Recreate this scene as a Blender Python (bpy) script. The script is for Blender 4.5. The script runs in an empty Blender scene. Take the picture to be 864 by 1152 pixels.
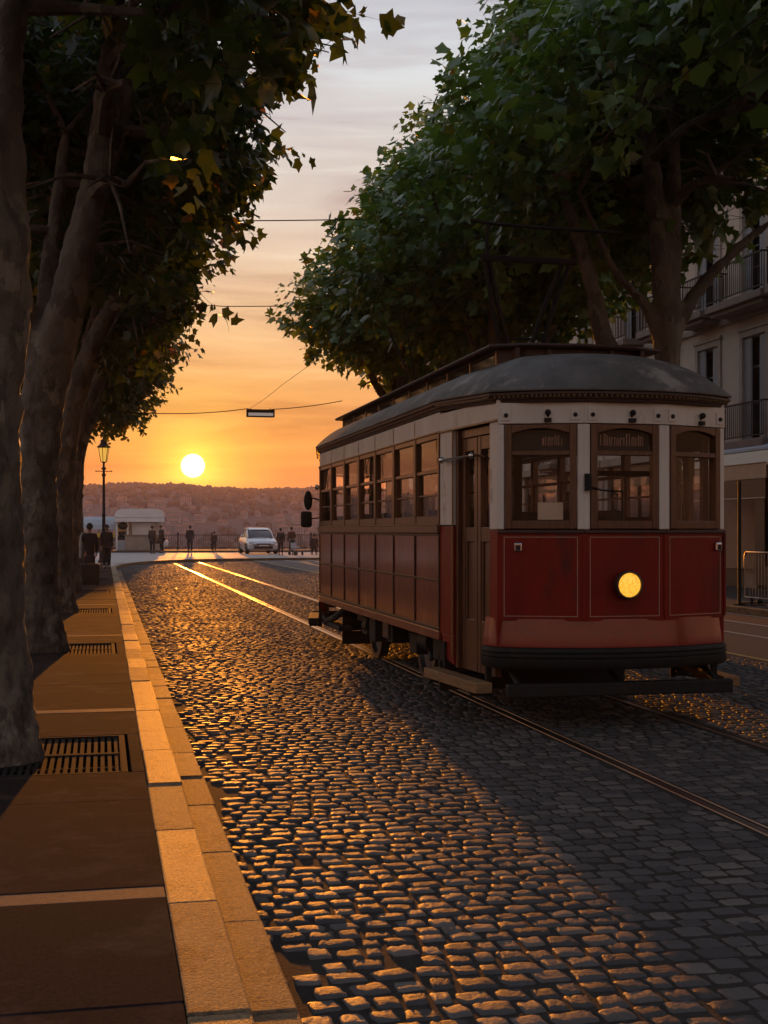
import bpy, bmesh, math, random
import numpy as np
from mathutils import Vector, Matrix
R = math.radians
sc = bpy.context.scene
COL = sc.collection
rng = np.random.default_rng(7)
random.seed(11)

# ------------------------------------------------------------------ helpers
class MB:
    """collects shapes and links them as ONE mesh object"""
    def __init__(s): s.v=[]; s.f=[]; s.m=[]
    def add(s, vs, fs, mi=0):
        n=len(s.v); s.v.extend(tuple(p) for p in vs)
        for f in fs: s.f.append(tuple(i+n for i in f)); s.m.append(mi)
        return s
    def box(s, x0,x1,y0,y1,z0,z1, mi=0):
        return s.add([(x0,y0,z0),(x1,y0,z0),(x1,y1,z0),(x0,y1,z0),(x0,y0,z1),(x1,y0,z1),(x1,y1,z1),(x0,y1,z1)],
            [(0,3,2,1),(4,5,6,7),(0,1,5,4),(1,2,6,5),(2,3,7,6),(3,0,4,7)], mi)
    def prism(s, pts, dvec, mi=0):
        n=len(pts); a=[Vector(p) for p in pts]; b=[p+Vector(dvec) for p in a]
        fs=[tuple(range(n-1,-1,-1)), tuple(range(n,2*n))]+[(i,(i+1)%n,n+(i+1)%n,n+i) for i in range(n)]
        return s.add(a+b, fs, mi)
    def tube(s, path, rad, n=8, mi=0, caps=True, flat=None):
        P=[Vector(p) for p in path]
        if not hasattr(rad,'__len__'): rad=[rad]*len(P)
        up=Vector((0,0,1)); vs=[]; prev=None
        for i,p in enumerate(P):
            t=(P[min(i+1,len(P)-1)]-P[max(i-1,0)]).normalized()
            if prev is None:
                a=t.cross(Vector((0,1,0)) if abs(t.z)>.9 else up).normalized()
            else:
                a=(prev-t*prev.dot(t)).normalized()
            prev=a; b=t.cross(a)
            for k in range(n):
                an=2*math.pi*k/n
                r=rad[i]
                if flat: r*=flat(i,k)
                vs.append(p+a*(r*math.cos(an))+b*(r*math.sin(an)))
        fs=[]
        for i in range(len(P)-1):
            for k in range(n):
                k2=(k+1)%n
                fs.append((i*n+k,i*n+k2,(i+1)*n+k2,(i+1)*n+k))
        if caps:
            fs.append(tuple(range(n-1,-1,-1))); fs.append(tuple(range((len(P)-1)*n,len(P)*n)))
        return s.add(vs,fs,mi)
    def lathe(s, prof, n=16, mi=0, mat=None):
        vs=[];fs=[]
        for r,z in prof:
            for k in range(n):
                an=2*math.pi*k/n; vs.append(Vector((r*math.cos(an),r*math.sin(an),z)))
        if mat is not None: vs=[mat@v for v in vs]
        for i in range(len(prof)-1):
            for k in range(n):
                k2=(k+1)%n; fs.append((i*n+k,i*n+k2,(i+1)*n+k2,(i+1)*n+k))
        fs.append(tuple(range(n-1,-1,-1))); fs.append(tuple(range((len(prof)-1)*n,len(prof)*n)))
        return s.add(vs,fs,mi)
    def ball(s, c, r, mi=0, nu=12, nv=8):
        c=Vector(c); r=r if hasattr(r,'__len__') else (r,r,r)
        vs=[];fs=[]
        for j in range(nv+1):
            ph=math.pi*j/nv
            for k in range(nu):
                an=2*math.pi*k/nu
                vs.append(c+Vector((r[0]*math.sin(ph)*math.cos(an), r[1]*math.sin(ph)*math.sin(an), -r[2]*math.cos(ph))))
        for j in range(nv):
            for k in range(nu):
                k2=(k+1)%nu; fs.append((j*nu+k,j*nu+k2,(j+1)*nu+k2,(j+1)*nu+k))
        return s.add(vs,fs,mi)
    def mesh(s, name, mats, smooth=False, fix=True):
        me=bpy.data.meshes.new(name)
        me.from_pydata([tuple(p) for p in s.v],[],s.f)
        mats=mats if isinstance(mats,(list,tuple)) else [mats]
        for m in mats: me.materials.append(m)
        me.polygons.foreach_set('material_index', s.m)
        if fix:
            bm=bmesh.new(); bm.from_mesh(me)
            bmesh.ops.remove_doubles(bm, verts=bm.verts, dist=1e-6)
            bmesh.ops.recalc_face_normals(bm, faces=bm.faces)
            bm.to_mesh(me); bm.free()
        if smooth:
            me.shade_smooth(); me.set_sharp_from_angle(angle=R(38))
        me.update()
        return me
    def build(s, name, mats, parent=None, smooth=False, bevel=0, loc=None, rotz=0, label=None):
        o=bpy.data.objects.new(name, s.mesh(name,mats,smooth)); COL.objects.link(o)
        if parent: o.parent=parent
        if loc is not None: o.location=loc
        if rotz: o.rotation_euler.z=rotz
        if bevel:
            b=o.modifiers.new('bevel','BEVEL'); b.width=bevel; b.segments=2; b.limit_method='ANGLE'; b.angle_limit=R(40)
        if label: o['label']=label
        return o

def tag(o, label=None, cat=None, group=None, kind=None):
    if label: o['label']=label
    if cat: o['category']=cat
    if group: o['group']=group
    if kind: o['kind']=kind
    return o
def thing(name, label, cat, loc=(0,0,0), rz=0, group=None):
    o=bpy.data.objects.new(name,None); COL.objects.link(o); o.empty_display_size=.2
    o.location=loc; o.rotation_euler.z=rz
    return tag(o,label,cat,group)
def struct(o): o['kind']='structure'; return o
def copy_tree(o, parent=None):
    c=o.copy(); COL.objects.link(c)
    if parent: c.parent=parent
    for ch in list(o.children): copy_tree(ch,c)
    return c
def np_mesh(name, V, F, mats, attr=None, smooth=False, mi=None):
    """V (n,3), F (m,k) same-size faces"""
    me=bpy.data.meshes.new(name)
    me.vertices.add(len(V)); me.vertices.foreach_set('co', np.ascontiguousarray(V,dtype=np.float32).ravel())
    k=F.shape[1]
    me.loops.add(F.size); me.loops.foreach_set('vertex_index', np.ascontiguousarray(F,dtype=np.int32).ravel())
    me.polygons.add(len(F)); me.polygons.foreach_set('loop_start', np.arange(0,F.size,k,dtype=np.int32))
    for m in (mats if isinstance(mats,(list,tuple)) else [mats]): me.materials.append(m)
    if mi is not None: me.polygons.foreach_set('material_index', mi.astype(np.int32))
    if smooth: me.polygons.foreach_set('use_smooth', np.ones(len(F),dtype=bool))
    me.update(calc_edges=True)
    for nm,arr in (attr or {}).items():
        a=me.attributes.new(nm,'FLOAT','POINT'); a.data.foreach_set('value', arr.astype(np.float32))
    return me
def link(name, me, parent=None, loc=None):
    o=bpy.data.objects.new(name,me); COL.objects.link(o)
    if parent: o.parent=parent
    if loc is not None: o.location=loc
    return o
def spline(pts, n):
    """Catmull-Rom resample of (x,y,z,r) tuples"""
    P=np.array(pts,float); P=np.vstack([2*P[0]-P[1],P,2*P[-1]-P[-2]]); out=[]
    segs=len(P)-3
    for i in range(n+1):
        u=i/n*segs; k=min(int(u),segs-1); t=u-k
        p0,p1,p2,p3=P[k:k+4]
        out.append(.5*((2*p1)+(-p0+p2)*t+(2*p0-5*p1+4*p2-p3)*t*t+(-p0+3*p1-3*p2+p3)*t**3))
    return np.array(out)

# ------------------------------------------------------------------ materials
def new_mat(name):
    m=bpy.data.materials.new(name); m.use_nodes=True
    nt=m.node_tree; return m, nt, nt.nodes['Principled BSDF']
def N(nt,t,**kw):
    n=nt.nodes.new(t)
    for k,v in kw.items():
        if k in n.inputs: n.inputs[k].default_value=v
        else: setattr(n,k,v)
    return n
def ramp(nt, stops, interp='LINEAR'):
    n=nt.nodes.new('ShaderNodeValToRGB'); n.color_ramp.interpolation=interp
    e=n.color_ramp.elements
    while len(e)<len(stops): e.new(.5)
    for i,(p,c) in enumerate(stops):
        e[i].position=p; e[i].color=(*c,1) if len(c)==3 else c
    return n
def mat(name, c1, c2=None, scale=4, rough=.6, rough2=None, metal=0, bump=0, bscale=40, coat=0, stretch=(1,1,1), detail=6, spec=.5, c3=None, c3scale=1.2, c3amt=.55):
    m,nt,b=new_mat(name); L=nt.links.new
    b.inputs['Roughness'].default_value=rough; b.inputs['Metallic'].default_value=metal
    b.inputs['Specular IOR Level'].default_value=spec
    if coat: b.inputs['Coat Weight'].default_value=coat; b.inputs['Coat Roughness'].default_value=.12
    if c2 is None: c2=tuple(x*.72 for x in c1)
    tc=N(nt,'ShaderNodeTexCoord'); mp=N(nt,'ShaderNodeMapping'); mp.inputs['Scale'].default_value=stretch
    L(tc.outputs['Object'],mp.inputs['Vector'])
    nz=N(nt,'ShaderNodeTexNoise',Scale=scale,Detail=detail,Roughness=.62); L(mp.outputs[0],nz.inputs['Vector'])
    rp=ramp(nt,[(.32,c2),(.68,c1)]); L(nz.outputs['Fac'],rp.inputs['Fac'])
    out=rp.outputs['Color']
    if c3 is not None:
        n3=N(nt,'ShaderNodeTexNoise',Scale=c3scale,Detail=8,Roughness=.7); L(mp.outputs[0],n3.inputs['Vector'])
        r3=ramp(nt,[(c3amt,(0,0,0)),(c3amt+.1,(1,1,1))]); L(n3.outputs['Fac'],r3.inputs['Fac'])
        mx=N(nt,'ShaderNodeMix',data_type='RGBA'); L(r3.outputs['Color'],mx.inputs['Factor'])
        L(out,mx.inputs[6]); mx.inputs[7].default_value=(*c3,1); out=mx.outputs[2]
    L(out,b.inputs['Base Color'])
    if rough2 is not None:
        rr=N(nt,'ShaderNodeMapRange'); rr.inputs['To Min'].default_value=rough; rr.inputs['To Max'].default_value=rough2
        n2=N(nt,'ShaderNodeTexNoise',Scale=scale*1.7,Detail=5); L(mp.outputs[0],n2.inputs['Vector'])
        L(n2.outputs['Fac'],rr.inputs['Value']); L(rr.outputs[0],b.inputs['Roughness'])
    if bump:
        nb=N(nt,'ShaderNodeTexNoise',Scale=bscale,Detail=6,Roughness=.6); L(mp.outputs[0],nb.inputs['Vector'])
        bp=N(nt,'ShaderNodeBump',Distance=bump); bp.inputs['Strength'].default_value=1
        L(nb.outputs['Fac'],bp.inputs['Height']); L(bp.outputs[0],b.inputs['Normal'])
    return m
def emit(name,col,st,base=(.8,.8,.8)):
    m,nt,b=new_mat(name); b.inputs['Base Color'].default_value=(*base,1)
    b.inputs['Emission Color'].default_value=(*col,1); b.inputs['Emission Strength'].default_value=st
    b.inputs['Roughness'].default_value=.25
    return m
def glass(name,tint=(.8,.82,.8)):
    m=bpy.data.materials.new(name); m.use_nodes=True; nt=m.node_tree; nt.nodes.clear()
    o=N(nt,'ShaderNodeOutputMaterial'); t=N(nt,'ShaderNodeBsdfTransparent'); t.inputs[0].default_value=(*tint,1)
    g=N(nt,'ShaderNodeBsdfGlossy',Roughness=.03); lw=N(nt,'ShaderNodeLayerWeight',Blend=.5); pw=N(nt,'ShaderNodeMath',operation='POWER'); pw.inputs[1].default_value=3.2; nt.links.new(lw.outputs['Facing'],pw.inputs[0]); f=N(nt,'ShaderNodeMath',operation='MULTIPLY_ADD'); f.inputs[1].default_value=.6; f.inputs[2].default_value=.018; nt.links.new(pw.outputs[0],f.inputs[0]); mx=N(nt,'ShaderNodeMixShader')
    nz=N(nt,'ShaderNodeTexNoise',Scale=2.5,Detail=3); bp=N(nt,'ShaderNodeBump',Distance=.0025); tc=N(nt,'ShaderNodeTexCoord')
    nt.links.new(tc.outputs['Object'],nz.inputs['Vector']); nt.links.new(nz.outputs['Fac'],bp.inputs['Height']); nt.links.new(bp.outputs[0],g.inputs['Normal'])
    nt.links.new(f.outputs[0],mx.inputs[0]); nt.links.new(t.outputs[0],mx.inputs[1]); nt.links.new(g.outputs[0],mx.inputs[2]); nt.links.new(mx.outputs[0],o.inputs[0])
    return m

M={}
M['red']=mat('tram_red',(.23,.011,.008),(.15,.008,.006),3,.3,.5,coat=.08,spec=.22,stretch=(1.2,1.2,.35),bump=.0008,bscale=22,c3=(.085,.016,.011),c3scale=3.2,c3amt=.57)
M['apron']=mat('tram_apron_red',(.24,.013,.01),(.16,.010,.008),4,.22,.38,coat=.5,bump=.0012,bscale=9,c3=(.12,.03,.02),c3scale=5,c3amt=.6)
M['redside']=mat('tram_red_side',(.20,.026,.018),(.11,.016,.012),2.6,.22,.42,coat=.6,bump=.0022,bscale=7,stretch=(1,1,.5),c3=(.26,.085,.06),c3scale=2.2,c3amt=.54)
M['cream']=mat('tram_cream',(.74,.70,.66),(.60,.55,.51),3,.5,bump=.0006,stretch=(1,1,.4),c3=(.34,.29,.25),c3scale=5,c3amt=.6)
M['wood']=mat('varnished_wood',(.125,.043,.014),(.06,.021,.008),5,.36,.5,coat=.3,stretch=(6,6,1),bump=.0006)
M['woodlight']=mat('worn_oak',(.30,.17,.075),(.17,.09,.04),6,.6,stretch=(1,1,6),bump=.001)
M['roof']=mat('roof_grey',(.16,.148,.138),(.08,.074,.07),4,.45,.72,bump=.003,bscale=12,c3=(.31,.29,.27),c3scale=2.2,c3amt=.54)
M['brown']=mat('roof_brown',(.07,.03,.02),(.04,.018,.013),6,.55)
M['castiron']=mat('rusty_cast_iron',(.03,.022,.018),(.016,.012,.01),20,.85,.95,spec=.15)
M['iron']=mat('black_iron',(.014,.0125,.012),(.008,.007,.007),12,.6,.8,spec=.35,bump=.0008,c3=(.035,.02,.013),c3scale=8,c3amt=.6)
M['gold']=mat('gold_trim',(.33,.21,.10),(.2,.12,.06),20,.42,metal=.4)
M['pin']=mat('pinstripe',(.42,.24,.18),(.3,.16,.12),20,.5)
M['chrome']=mat('chrome',(.7,.7,.7),(.55,.55,.55),8,.2,metal=1)
M['steel']=mat('worn_steel',(.36,.33,.3),(.22,.2,.18),18,.28,.42,metal=1,stretch=(1,.2,1))
M['rail']=mat('rail_steel',(.42,.38,.35),(.25,.22,.2),10,.24,.36,metal=1,stretch=(1,.1,1))
M['groove']=mat('rail_groove',(.02,.017,.015),(.012,.01,.01),10,.8)
M['glass']=glass('clear_glass',(.93,.92,.90))
M['seat']=mat('seat_wood',(.045,.022,.012),(.025,.013,.008),6,.5)
M['dark']=mat('interior_dark',(.022,.014,.01),(.013,.009,.007),4,.7)
M['paper']=mat('paper',(.7,.55,.42),(.6,.46,.36),8,.8)
M['rubber']=mat('rubber',(.02,.02,.02),(.013,.013,.013),20,.75)
M['headlight']=emit('headlight_lens',(1,.5,.05),1.0)
def lens():
    m,nt,b=new_mat('headlight_lens'); tc=N(nt,'ShaderNodeTexCoord'); vo=N(nt,'ShaderNodeTexVoronoi',Scale=75); nt.links.new(tc.outputs['Object'],vo.inputs['Vector'])
    r=ramp(nt,[(0,(1,.60,.10)),(.5,(.95,.45,.04)),(.95,(.70,.26,.015))]); nt.links.new(vo.outputs['Distance'],r.inputs['Fac']); nt.links.new(r.outputs[0],b.inputs['Emission Color']); b.inputs['Emission Strength'].default_value=1.15; b.inputs['Roughness'].default_value=.1; b.inputs['Base Color'].default_value=(.6,.4,.1,1)
    return m
M['headlight']=lens()
M['lamp_pane']=emit('lamp_glass',(1,.5,.06),.75,(.9,.7,.3))
M['tube']=emit('tube_light',(1,.8,.7),.22,(.7,.7,.7))

# road
def cobble_mat():
    m,nt,b=new_mat('granite_cobble'); L=nt.links.new
    at=N(nt,'ShaderNodeAttribute',attribute_name='tint')
    r=ramp(nt,[(0,(.042,.037,.038)),(.5,(.075,.066,.065)),(.8,(.105,.09,.084)),(1,(.15,.125,.11))]); L(at.outputs['Fac'],r.inputs['Fac'])
    tc=N(nt,'ShaderNodeTexCoord'); nz=N(nt,'ShaderNodeTexNoise',Scale=55,Detail=7,Roughness=.65); L(tc.outputs['Object'],nz.inputs['Vector'])
    mr=N(nt,'ShaderNodeMapRange'); mr.inputs['To Min'].default_value=.6; mr.inputs['To Max'].default_value=1.35; L(nz.outputs['Fac'],mr.inputs['Value'])
    mx=N(nt,'ShaderNodeMix',data_type='RGBA',blend_type='MULTIPLY'); mx.inputs['Factor'].default_value=1
    L(r.outputs['Color'],mx.inputs[6]); L(mr.outputs[0],mx.inputs[7]); L(mx.outputs[2],b.inputs['Base Color'])
    n2=N(nt,'ShaderNodeTexNoise',Scale=1.1,Detail=5); L(tc.outputs['Object'],n2.inputs['Vector'])
    m2=N(nt,'ShaderNodeMapRange'); m2.inputs['From Min'].default_value=.3; m2.inputs['From Max'].default_value=.7
    m2.inputs['To Min'].default_value=.46; m2.inputs['To Max'].default_value=.64; L(n2.outputs['Fac'],m2.inputs['Value'])
    ad=N(nt,'ShaderNodeMath',operation='MULTIPLY_ADD'); ad.inputs[1].default_value=.14; L(nz.outputs['Fac'],ad.inputs[0]); L(m2.outputs[0],ad.inputs[2]); L(ad.outputs[0],b.inputs['Roughness'])
    n3=N(nt,'ShaderNodeTexNoise',Scale=27,Detail=9,Roughness=.66); L(tc.outputs['Object'],n3.inputs['Vector'])
    bp=N(nt,'ShaderNodeBump',Distance=.011); bp.inputs['Strength'].default_value=.8; L(n3.outputs['Fac'],bp.inputs['Height']); L(bp.outputs[0],b.inputs['Normal'])
    return m
M['cobble']=cobble_mat()
M['grout']=mat('dirt_grout',(.05,.04,.034),(.026,.02,.017),14,.9,bump=.004,bscale=80,spec=.2)
M['asphalt']=mat('asphalt',(.055,.053,.053),(.04,.039,.039),30,.62,.8,bump=.004,bscale=150)
M['redlane']=mat('red_asphalt',(.11,.05,.04),(.075,.036,.03),20,.75,bump=.003,bscale=120)
M['linewhite']=mat('road_line_white',(.5,.5,.48),(.3,.3,.29),14,.7)
M['lineyellow']=mat('road_line_yellow',(.42,.33,.12),(.28,.22,.09),14,.7)
M['kerbworn']=mat('granite_kerb_worn',(.31,.20,.11),(.13,.088,.05),55,.6,.85,bump=.012,bscale=90,spec=.28,c3=(.07,.05,.04),c3scale=4,c3amt=.5)
M['kerb']=mat('granite_kerb',(.36,.235,.125),(.15,.10,.055),60,.52,.8,bump=.010,bscale=95,spec=.34,c3=(.10,.07,.05),c3scale=3.0,c3amt=.52)
M['gutter']=mat('gutter_granite',(.18,.12,.08),(.075,.052,.04),60,.62,.85,bump=.012,bscale=90,spec=.25,c3=(.08,.06,.05),c3scale=3.5,c3amt=.55)
M['slab']=mat('pavement_asphalt_slab',(.036,.023,.021),(.018,.0125,.012),60,.95,1.0,bump=.0012,bscale=150,spec=.05,c3=(.062,.038,.031),c3scale=1.6,c3amt=.52)
M['band']=mat('granite_band',(.13,.095,.08),(.08,.06,.05),40,.8,spec=.25,bump=.004,bscale=120)
M['plaza']=mat('plaza_concrete',(.40,.37,.35),(.32,.29,.28),1.2,.6,.75,bump=.003,bscale=60)
M['earth']=mat('tree_pit_earth',(.03,.022,.016),(.017,.013,.01),30,.9,bump=.01,bscale=50)
M['facade']=mat('limestone_render',(.60,.50,.41),(.50,.41,.34),.9,.85,bump=.002,bscale=40,c3=(.45,.37,.30),c3scale=.5,c3amt=.58)
M['facade2']=mat('pale_render',(.6,.52,.46),(.5,.44,.39),.8,.85,bump=.002)
M['trim']=mat('stone_trim',(.41,.35,.30),(.31,.26,.22),2.2,.8,bump=.0015)
M['slabstone']=mat('balcony_stone',(.24,.19,.16),(.17,.135,.115),3,.8)
M['shutter']=mat('grey_blue_shutter',(.27,.30,.34),(.21,.24,.28),4,.6)
M['winframe']=mat('window_frame_paint',(.30,.31,.33),(.22,.23,.25),5,.5)
M['winglass']=mat('window_pane',(.03,.035,.042),(.02,.023,.03),1.5,.06,spec=.6)
M['rooftile']=mat('zinc_roof',(.2,.2,.21),(.15,.15,.16),2,.5)
M['awning']=mat('awning_cream',(.82,.68,.52),(.74,.6,.46),3,.85)
M['awningtop']=mat('awning_greyblue',(.45,.5,.58),(.38,.43,.5),3,.85)
M['shop']=mat('shop_panel',(.40,.27,.19),(.33,.22,.155),2,.7)
M['shopdark']=mat('shop_dark',(.03,.026,.025),(.02,.018,.018),4,.4)
M['white']=mat('white_paint',(.84,.83,.82),(.74,.73,.72),2,.45)
M['beige']=mat('beige_panel',(.42,.34,.28),(.34,.27,.22),2,.6)
M['yellow']=mat('yellow_banner',(.70,.52,.10),(.6,.45,.08),3,.6)
M['bluegrey']=mat('canvas_blue_grey',(.45,.5,.55),(.36,.4,.45),2,.7)
M['silver']=mat('car_silver',(.62,.63,.66),(.58,.59,.62),1,.25,metal=.4,coat=.6)
M['carglass']=mat('car_window',(.02,.022,.025),(.015,.016,.018),1,.06)
M['skin']=mat('skin',(.35,.2,.14),(.3,.17,.12),8,.55)
M['hair']=mat('hair',(.03,.02,.015),(.018,.012,.01),30,.6)
M['coatdark']=mat('dark_coat',(.035,.032,.035),(.024,.022,.025),12,.85)
M['coatbrown']=mat('brown_jacket',(.07,.045,.035),(.05,.032,.026),12,.85)
M['coatgrey']=mat('pale_shirt',(.42,.38,.36),(.34,.31,.29),10,.85)
M['jeans']=mat('dark_trousers',(.03,.033,.045),(.02,.022,.03),14,.85)
M['leather']=mat('black_leather',(.02,.018,.017),(.014,.012,.012),16,.5)
M['hill']=mat('forested_hill',(.06,.042,.036),(.03,.026,.022),.03,.9,c3=(.16,.12,.085),c3scale=.012,c3amt=.56)
M['housewall']=mat('house_render',(.36,.33,.32),(.24,.22,.22),.2,.85)
M['houseroof']=mat('house_tiles',(.28,.14,.09),(.2,.1,.07),.6,.85)
M['wood_far']=mat('far_wood',(.05,.05,.028),(.03,.032,.018),.2,.9)
def leaf_mat(name, stops, trans):
    m=bpy.data.materials.new(name); m.use_nodes=True; nt=m.node_tree; L=nt.links.new; b=nt.nodes['Principled BSDF']; out=nt.nodes['Material Output']
    at=N(nt,'ShaderNodeAttribute',attribute_name='tint'); r=ramp(nt,stops); L(at.outputs['Fac'],r.inputs['Fac'])
    L(r.outputs['Color'],b.inputs['Base Color']); b.inputs['Roughness'].default_value=.34; b.inputs['Specular IOR Level'].default_value=.55
    t=N(nt,'ShaderNodeBsdfTranslucent'); mm=N(nt,'ShaderNodeMix',data_type='RGBA',blend_type='MULTIPLY'); mm.inputs['Factor'].default_value=1
    L(r.outputs['Color'],mm.inputs[6]); mm.inputs[7].default_value=(1.3,1.25,.5,1); L(mm.outputs[2],t.inputs[0])
    mx=N(nt,'ShaderNodeMixShader'); mx.inputs[0].default_value=trans; L(b.outputs[0],mx.inputs[1]); L(t.outputs[0],mx.inputs[2]); L(mx.outputs[0],out.inputs[0])
    return m
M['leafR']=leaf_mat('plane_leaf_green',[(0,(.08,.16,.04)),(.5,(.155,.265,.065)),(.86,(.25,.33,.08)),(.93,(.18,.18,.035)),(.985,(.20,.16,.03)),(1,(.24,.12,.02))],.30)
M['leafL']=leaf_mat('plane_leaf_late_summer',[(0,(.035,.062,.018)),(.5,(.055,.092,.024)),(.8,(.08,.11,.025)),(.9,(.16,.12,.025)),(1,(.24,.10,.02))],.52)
def bark():
    m,nt,b=new_mat('plane_bark'); L=nt.links.new
    tc=N(nt,'ShaderNodeTexCoord'); mp=N(nt,'ShaderNodeMapping'); mp.inputs['Scale'].default_value=(1,1,.55); L(tc.outputs['Object'],mp.inputs['Vector'])
    nz=N(nt,'ShaderNodeTexNoise',Scale=4.5,Detail=8,Roughness=.66,Distortion=.4); L(mp.outputs[0],nz.inputs['Vector'])
    wv=N(nt,'ShaderNodeMix',data_type='RGBA',blend_type='ADD'); wv.inputs['Factor'].default_value=.35; L(mp.outputs[0],wv.inputs[6]); L(nz.outputs['Color'],wv.inputs[7])
    vo=N(nt,'ShaderNodeTexVoronoi',Scale=5.5); L(wv.outputs[2],vo.inputs['Vector'])
    sp=N(nt,'ShaderNodeSeparateColor'); L(vo.outputs['Color'],sp.inputs[0])
    r=ramp(nt,[(0,(.09,.068,.053)),(.3,(.145,.115,.09)),(.5,(.20,.165,.13)),(.7,(.12,.095,.072)),(1,(.26,.22,.17))]); L(sp.outputs[0],r.inputs['Fac'])
    # old dark rough bark low on the trunk
    sx=N(nt,'ShaderNodeSeparateXYZ'); L(tc.outputs['Object'],sx.inputs[0])
    n2=N(nt,'ShaderNodeTexNoise',Scale=6,Detail=8,Roughness=.7); L(mp.outputs[0],n2.inputs['Vector'])
    ma=N(nt,'ShaderNodeMath',operation='MULTIPLY_ADD'); ma.inputs[1].default_value=5.5; ma.inputs[2].default_value=-2.1; L(n2.outputs['Fac'],ma.inputs[0])
    sb=N(nt,'ShaderNodeMath',operation='SUBTRACT'); L(ma.outputs[0],sb.inputs[0]); 
    dv=N(nt,'ShaderNodeMath',operation='MULTIPLY'); dv.inputs[1].default_value=.27; L(sx.outputs['Z'],dv.inputs[0]); L(dv.outputs[0],sb.inputs[1])
    cl=N(nt,'ShaderNodeClamp'); L(sb.outputs[0],cl.inputs[0])
    n4=N(nt,'ShaderNodeTexNoise',Scale=30,Detail=6); L(mp.outputs[0],n4.inputs['Vector']); r4=ramp(nt,[(.3,(.03,.022,.018)),(.7,(.085,.064,.05))]); L(n4.outputs['Fac'],r4.inputs['Fac'])
    mx=N(nt,'ShaderNodeMix',data_type='RGBA'); L(cl.outputs[0],mx.inputs['Factor']); L(r.outputs['Color'],mx.inputs[6]); L(r4.outputs['Color'],mx.inputs[7])
    L(mx.outputs[2],b.inputs['Base Color']); b.inputs['Roughness'].default_value=.8
    n3=N(nt,'ShaderNodeTexNoise',Scale=17,Detail=8,Roughness=.7); L(mp.outputs[0],n3.inputs['Vector'])
    hb=N(nt,'ShaderNodeMath',operation='MULTIPLY_ADD'); hb.inputs[1].default_value=.5; L(sp.outputs[0],hb.inputs[0]); L(n3.outputs['Fac'],hb.inputs[2])
    bp=N(nt,'ShaderNodeBump',Distance=.05); bp.inputs['Strength'].default_value=.9; L(hb.outputs[0],bp.inputs['Height']); L(bp.outputs[0],b.inputs['Normal'])
    return m
M['bark']=bark()

# ------------------------------------------------------------------ camera, sun, sky
YAW=12.28
cam=bpy.data.cameras.new('camera'); camo=bpy.data.objects.new('camera',cam); COL.objects.link(camo)
camo.location=(0,0,1.65); camo.rotation_euler=(R(90),0,R(-YAW))
cam.sensor_fit='HORIZONTAL'; cam.sensor_width=36; cam.lens=60.67; cam.shift_y=.0243; cam.clip_start=.1; cam.clip_end=6000
sc.camera=camo
SUN_AZ,SUN_EL=3.88,2.84
S=Vector((math.sin(R(SUN_AZ))*math.cos(R(SUN_EL)), math.cos(R(SUN_AZ))*math.cos(R(SUN_EL)), math.sin(R(SUN_EL))))
sun=bpy.data.lights.new('sun','SUN'); sun.energy=4.4; sun.angle=R(.55); sun.color=(1,.31,.025)
suno=bpy.data.objects.new('sun',sun); COL.objects.link(suno); suno.rotation_euler=S.to_track_quat('Z','Y').to_euler(); suno.location=(0,0,60)

w=bpy.data.worlds.new('World'); sc.world=w; w.use_nodes=True; nt=w.node_tree; L=nt.links.new
bg=nt.nodes['Background']; wo=nt.nodes['World Output']
sky=N(nt,'ShaderNodeTexSky'); sky.sky_type='NISHITA'; sky.sun_disc=False; sky.sun_elevation=R(SUN_EL); sky.sun_rotation=R(SUN_AZ); sky.altitude=100; sky.air_density=2; sky.dust_density=.3; sky.ozone_density=4
L(sky.outputs[0],bg.inputs[0]); bg.inputs[1].default_value=.05
tc=N(nt,'ShaderNodeTexCoord'); sx=N(nt,'ShaderNodeSeparateXYZ'); L(tc.outputs['Generated'],sx.inputs[0])
# streaked cloud noise, stretched along the horizon
mp=N(nt,'ShaderNodeMapping'); mp.inputs['Scale'].default_value=(1.5,1.5,14); mp.inputs['Rotation'].default_value=(R(1.5),R(2),0); L(tc.outputs['Generated'],mp.inputs['Vector'])
cn=N(nt,'ShaderNodeTexNoise',Scale=2.6,Detail=7,Roughness=.55,Distortion=.5); L(mp.outputs[0],cn.inputs['Vector'])
zo=N(nt,'ShaderNodeMath',operation='MULTIPLY_ADD'); zo.inputs[1].default_value=.05; L(cn.outputs['Fac'],zo.inputs[0])
zz=N(nt,'ShaderNodeMath',operation='SUBTRACT'); L(sx.outputs['Z'],zz.inputs[0]); zz.inputs[1].default_value=.025; L(zz.outputs[0],zo.inputs[2])
gr=ramp(nt,[(0,(.58,.105,.04)),(.030,(.74,.165,.035)),(.065,(.76,.27,.055)),(.11,(.76,.35,.11)),(.17,(.78,.51,.29)),(.25,(.68,.58,.50)),(.36,(.57,.57,.60)),(.6,(.42,.46,.54)),(1,(.32,.37,.48))])
L(zo.outputs[0],gr.inputs['Fac'])
dt=N(nt,'ShaderNodeVectorMath',operation='DOT_PRODUCT'); dt.inputs[1].default_value=S; L(tc.outputs['Generated'],dt.inputs[0])
az=N(nt,'ShaderNodeMapRange'); az.inputs['From Min'].default_value=-.6; az.inputs['From Max'].default_value=1; az.inputs['To Min'].default_value=.62; az.inputs['To Max'].default_value=1; L(dt.outputs['Value'],az.inputs['Value'])
m1=N(nt,'ShaderNodeMix',data_type='RGBA',blend_type='MULTIPLY'); m1.inputs['Factor'].default_value=1; L(gr.outputs['Color'],m1.inputs[6]); L(az.outputs[0],m1.inputs[7])
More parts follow.
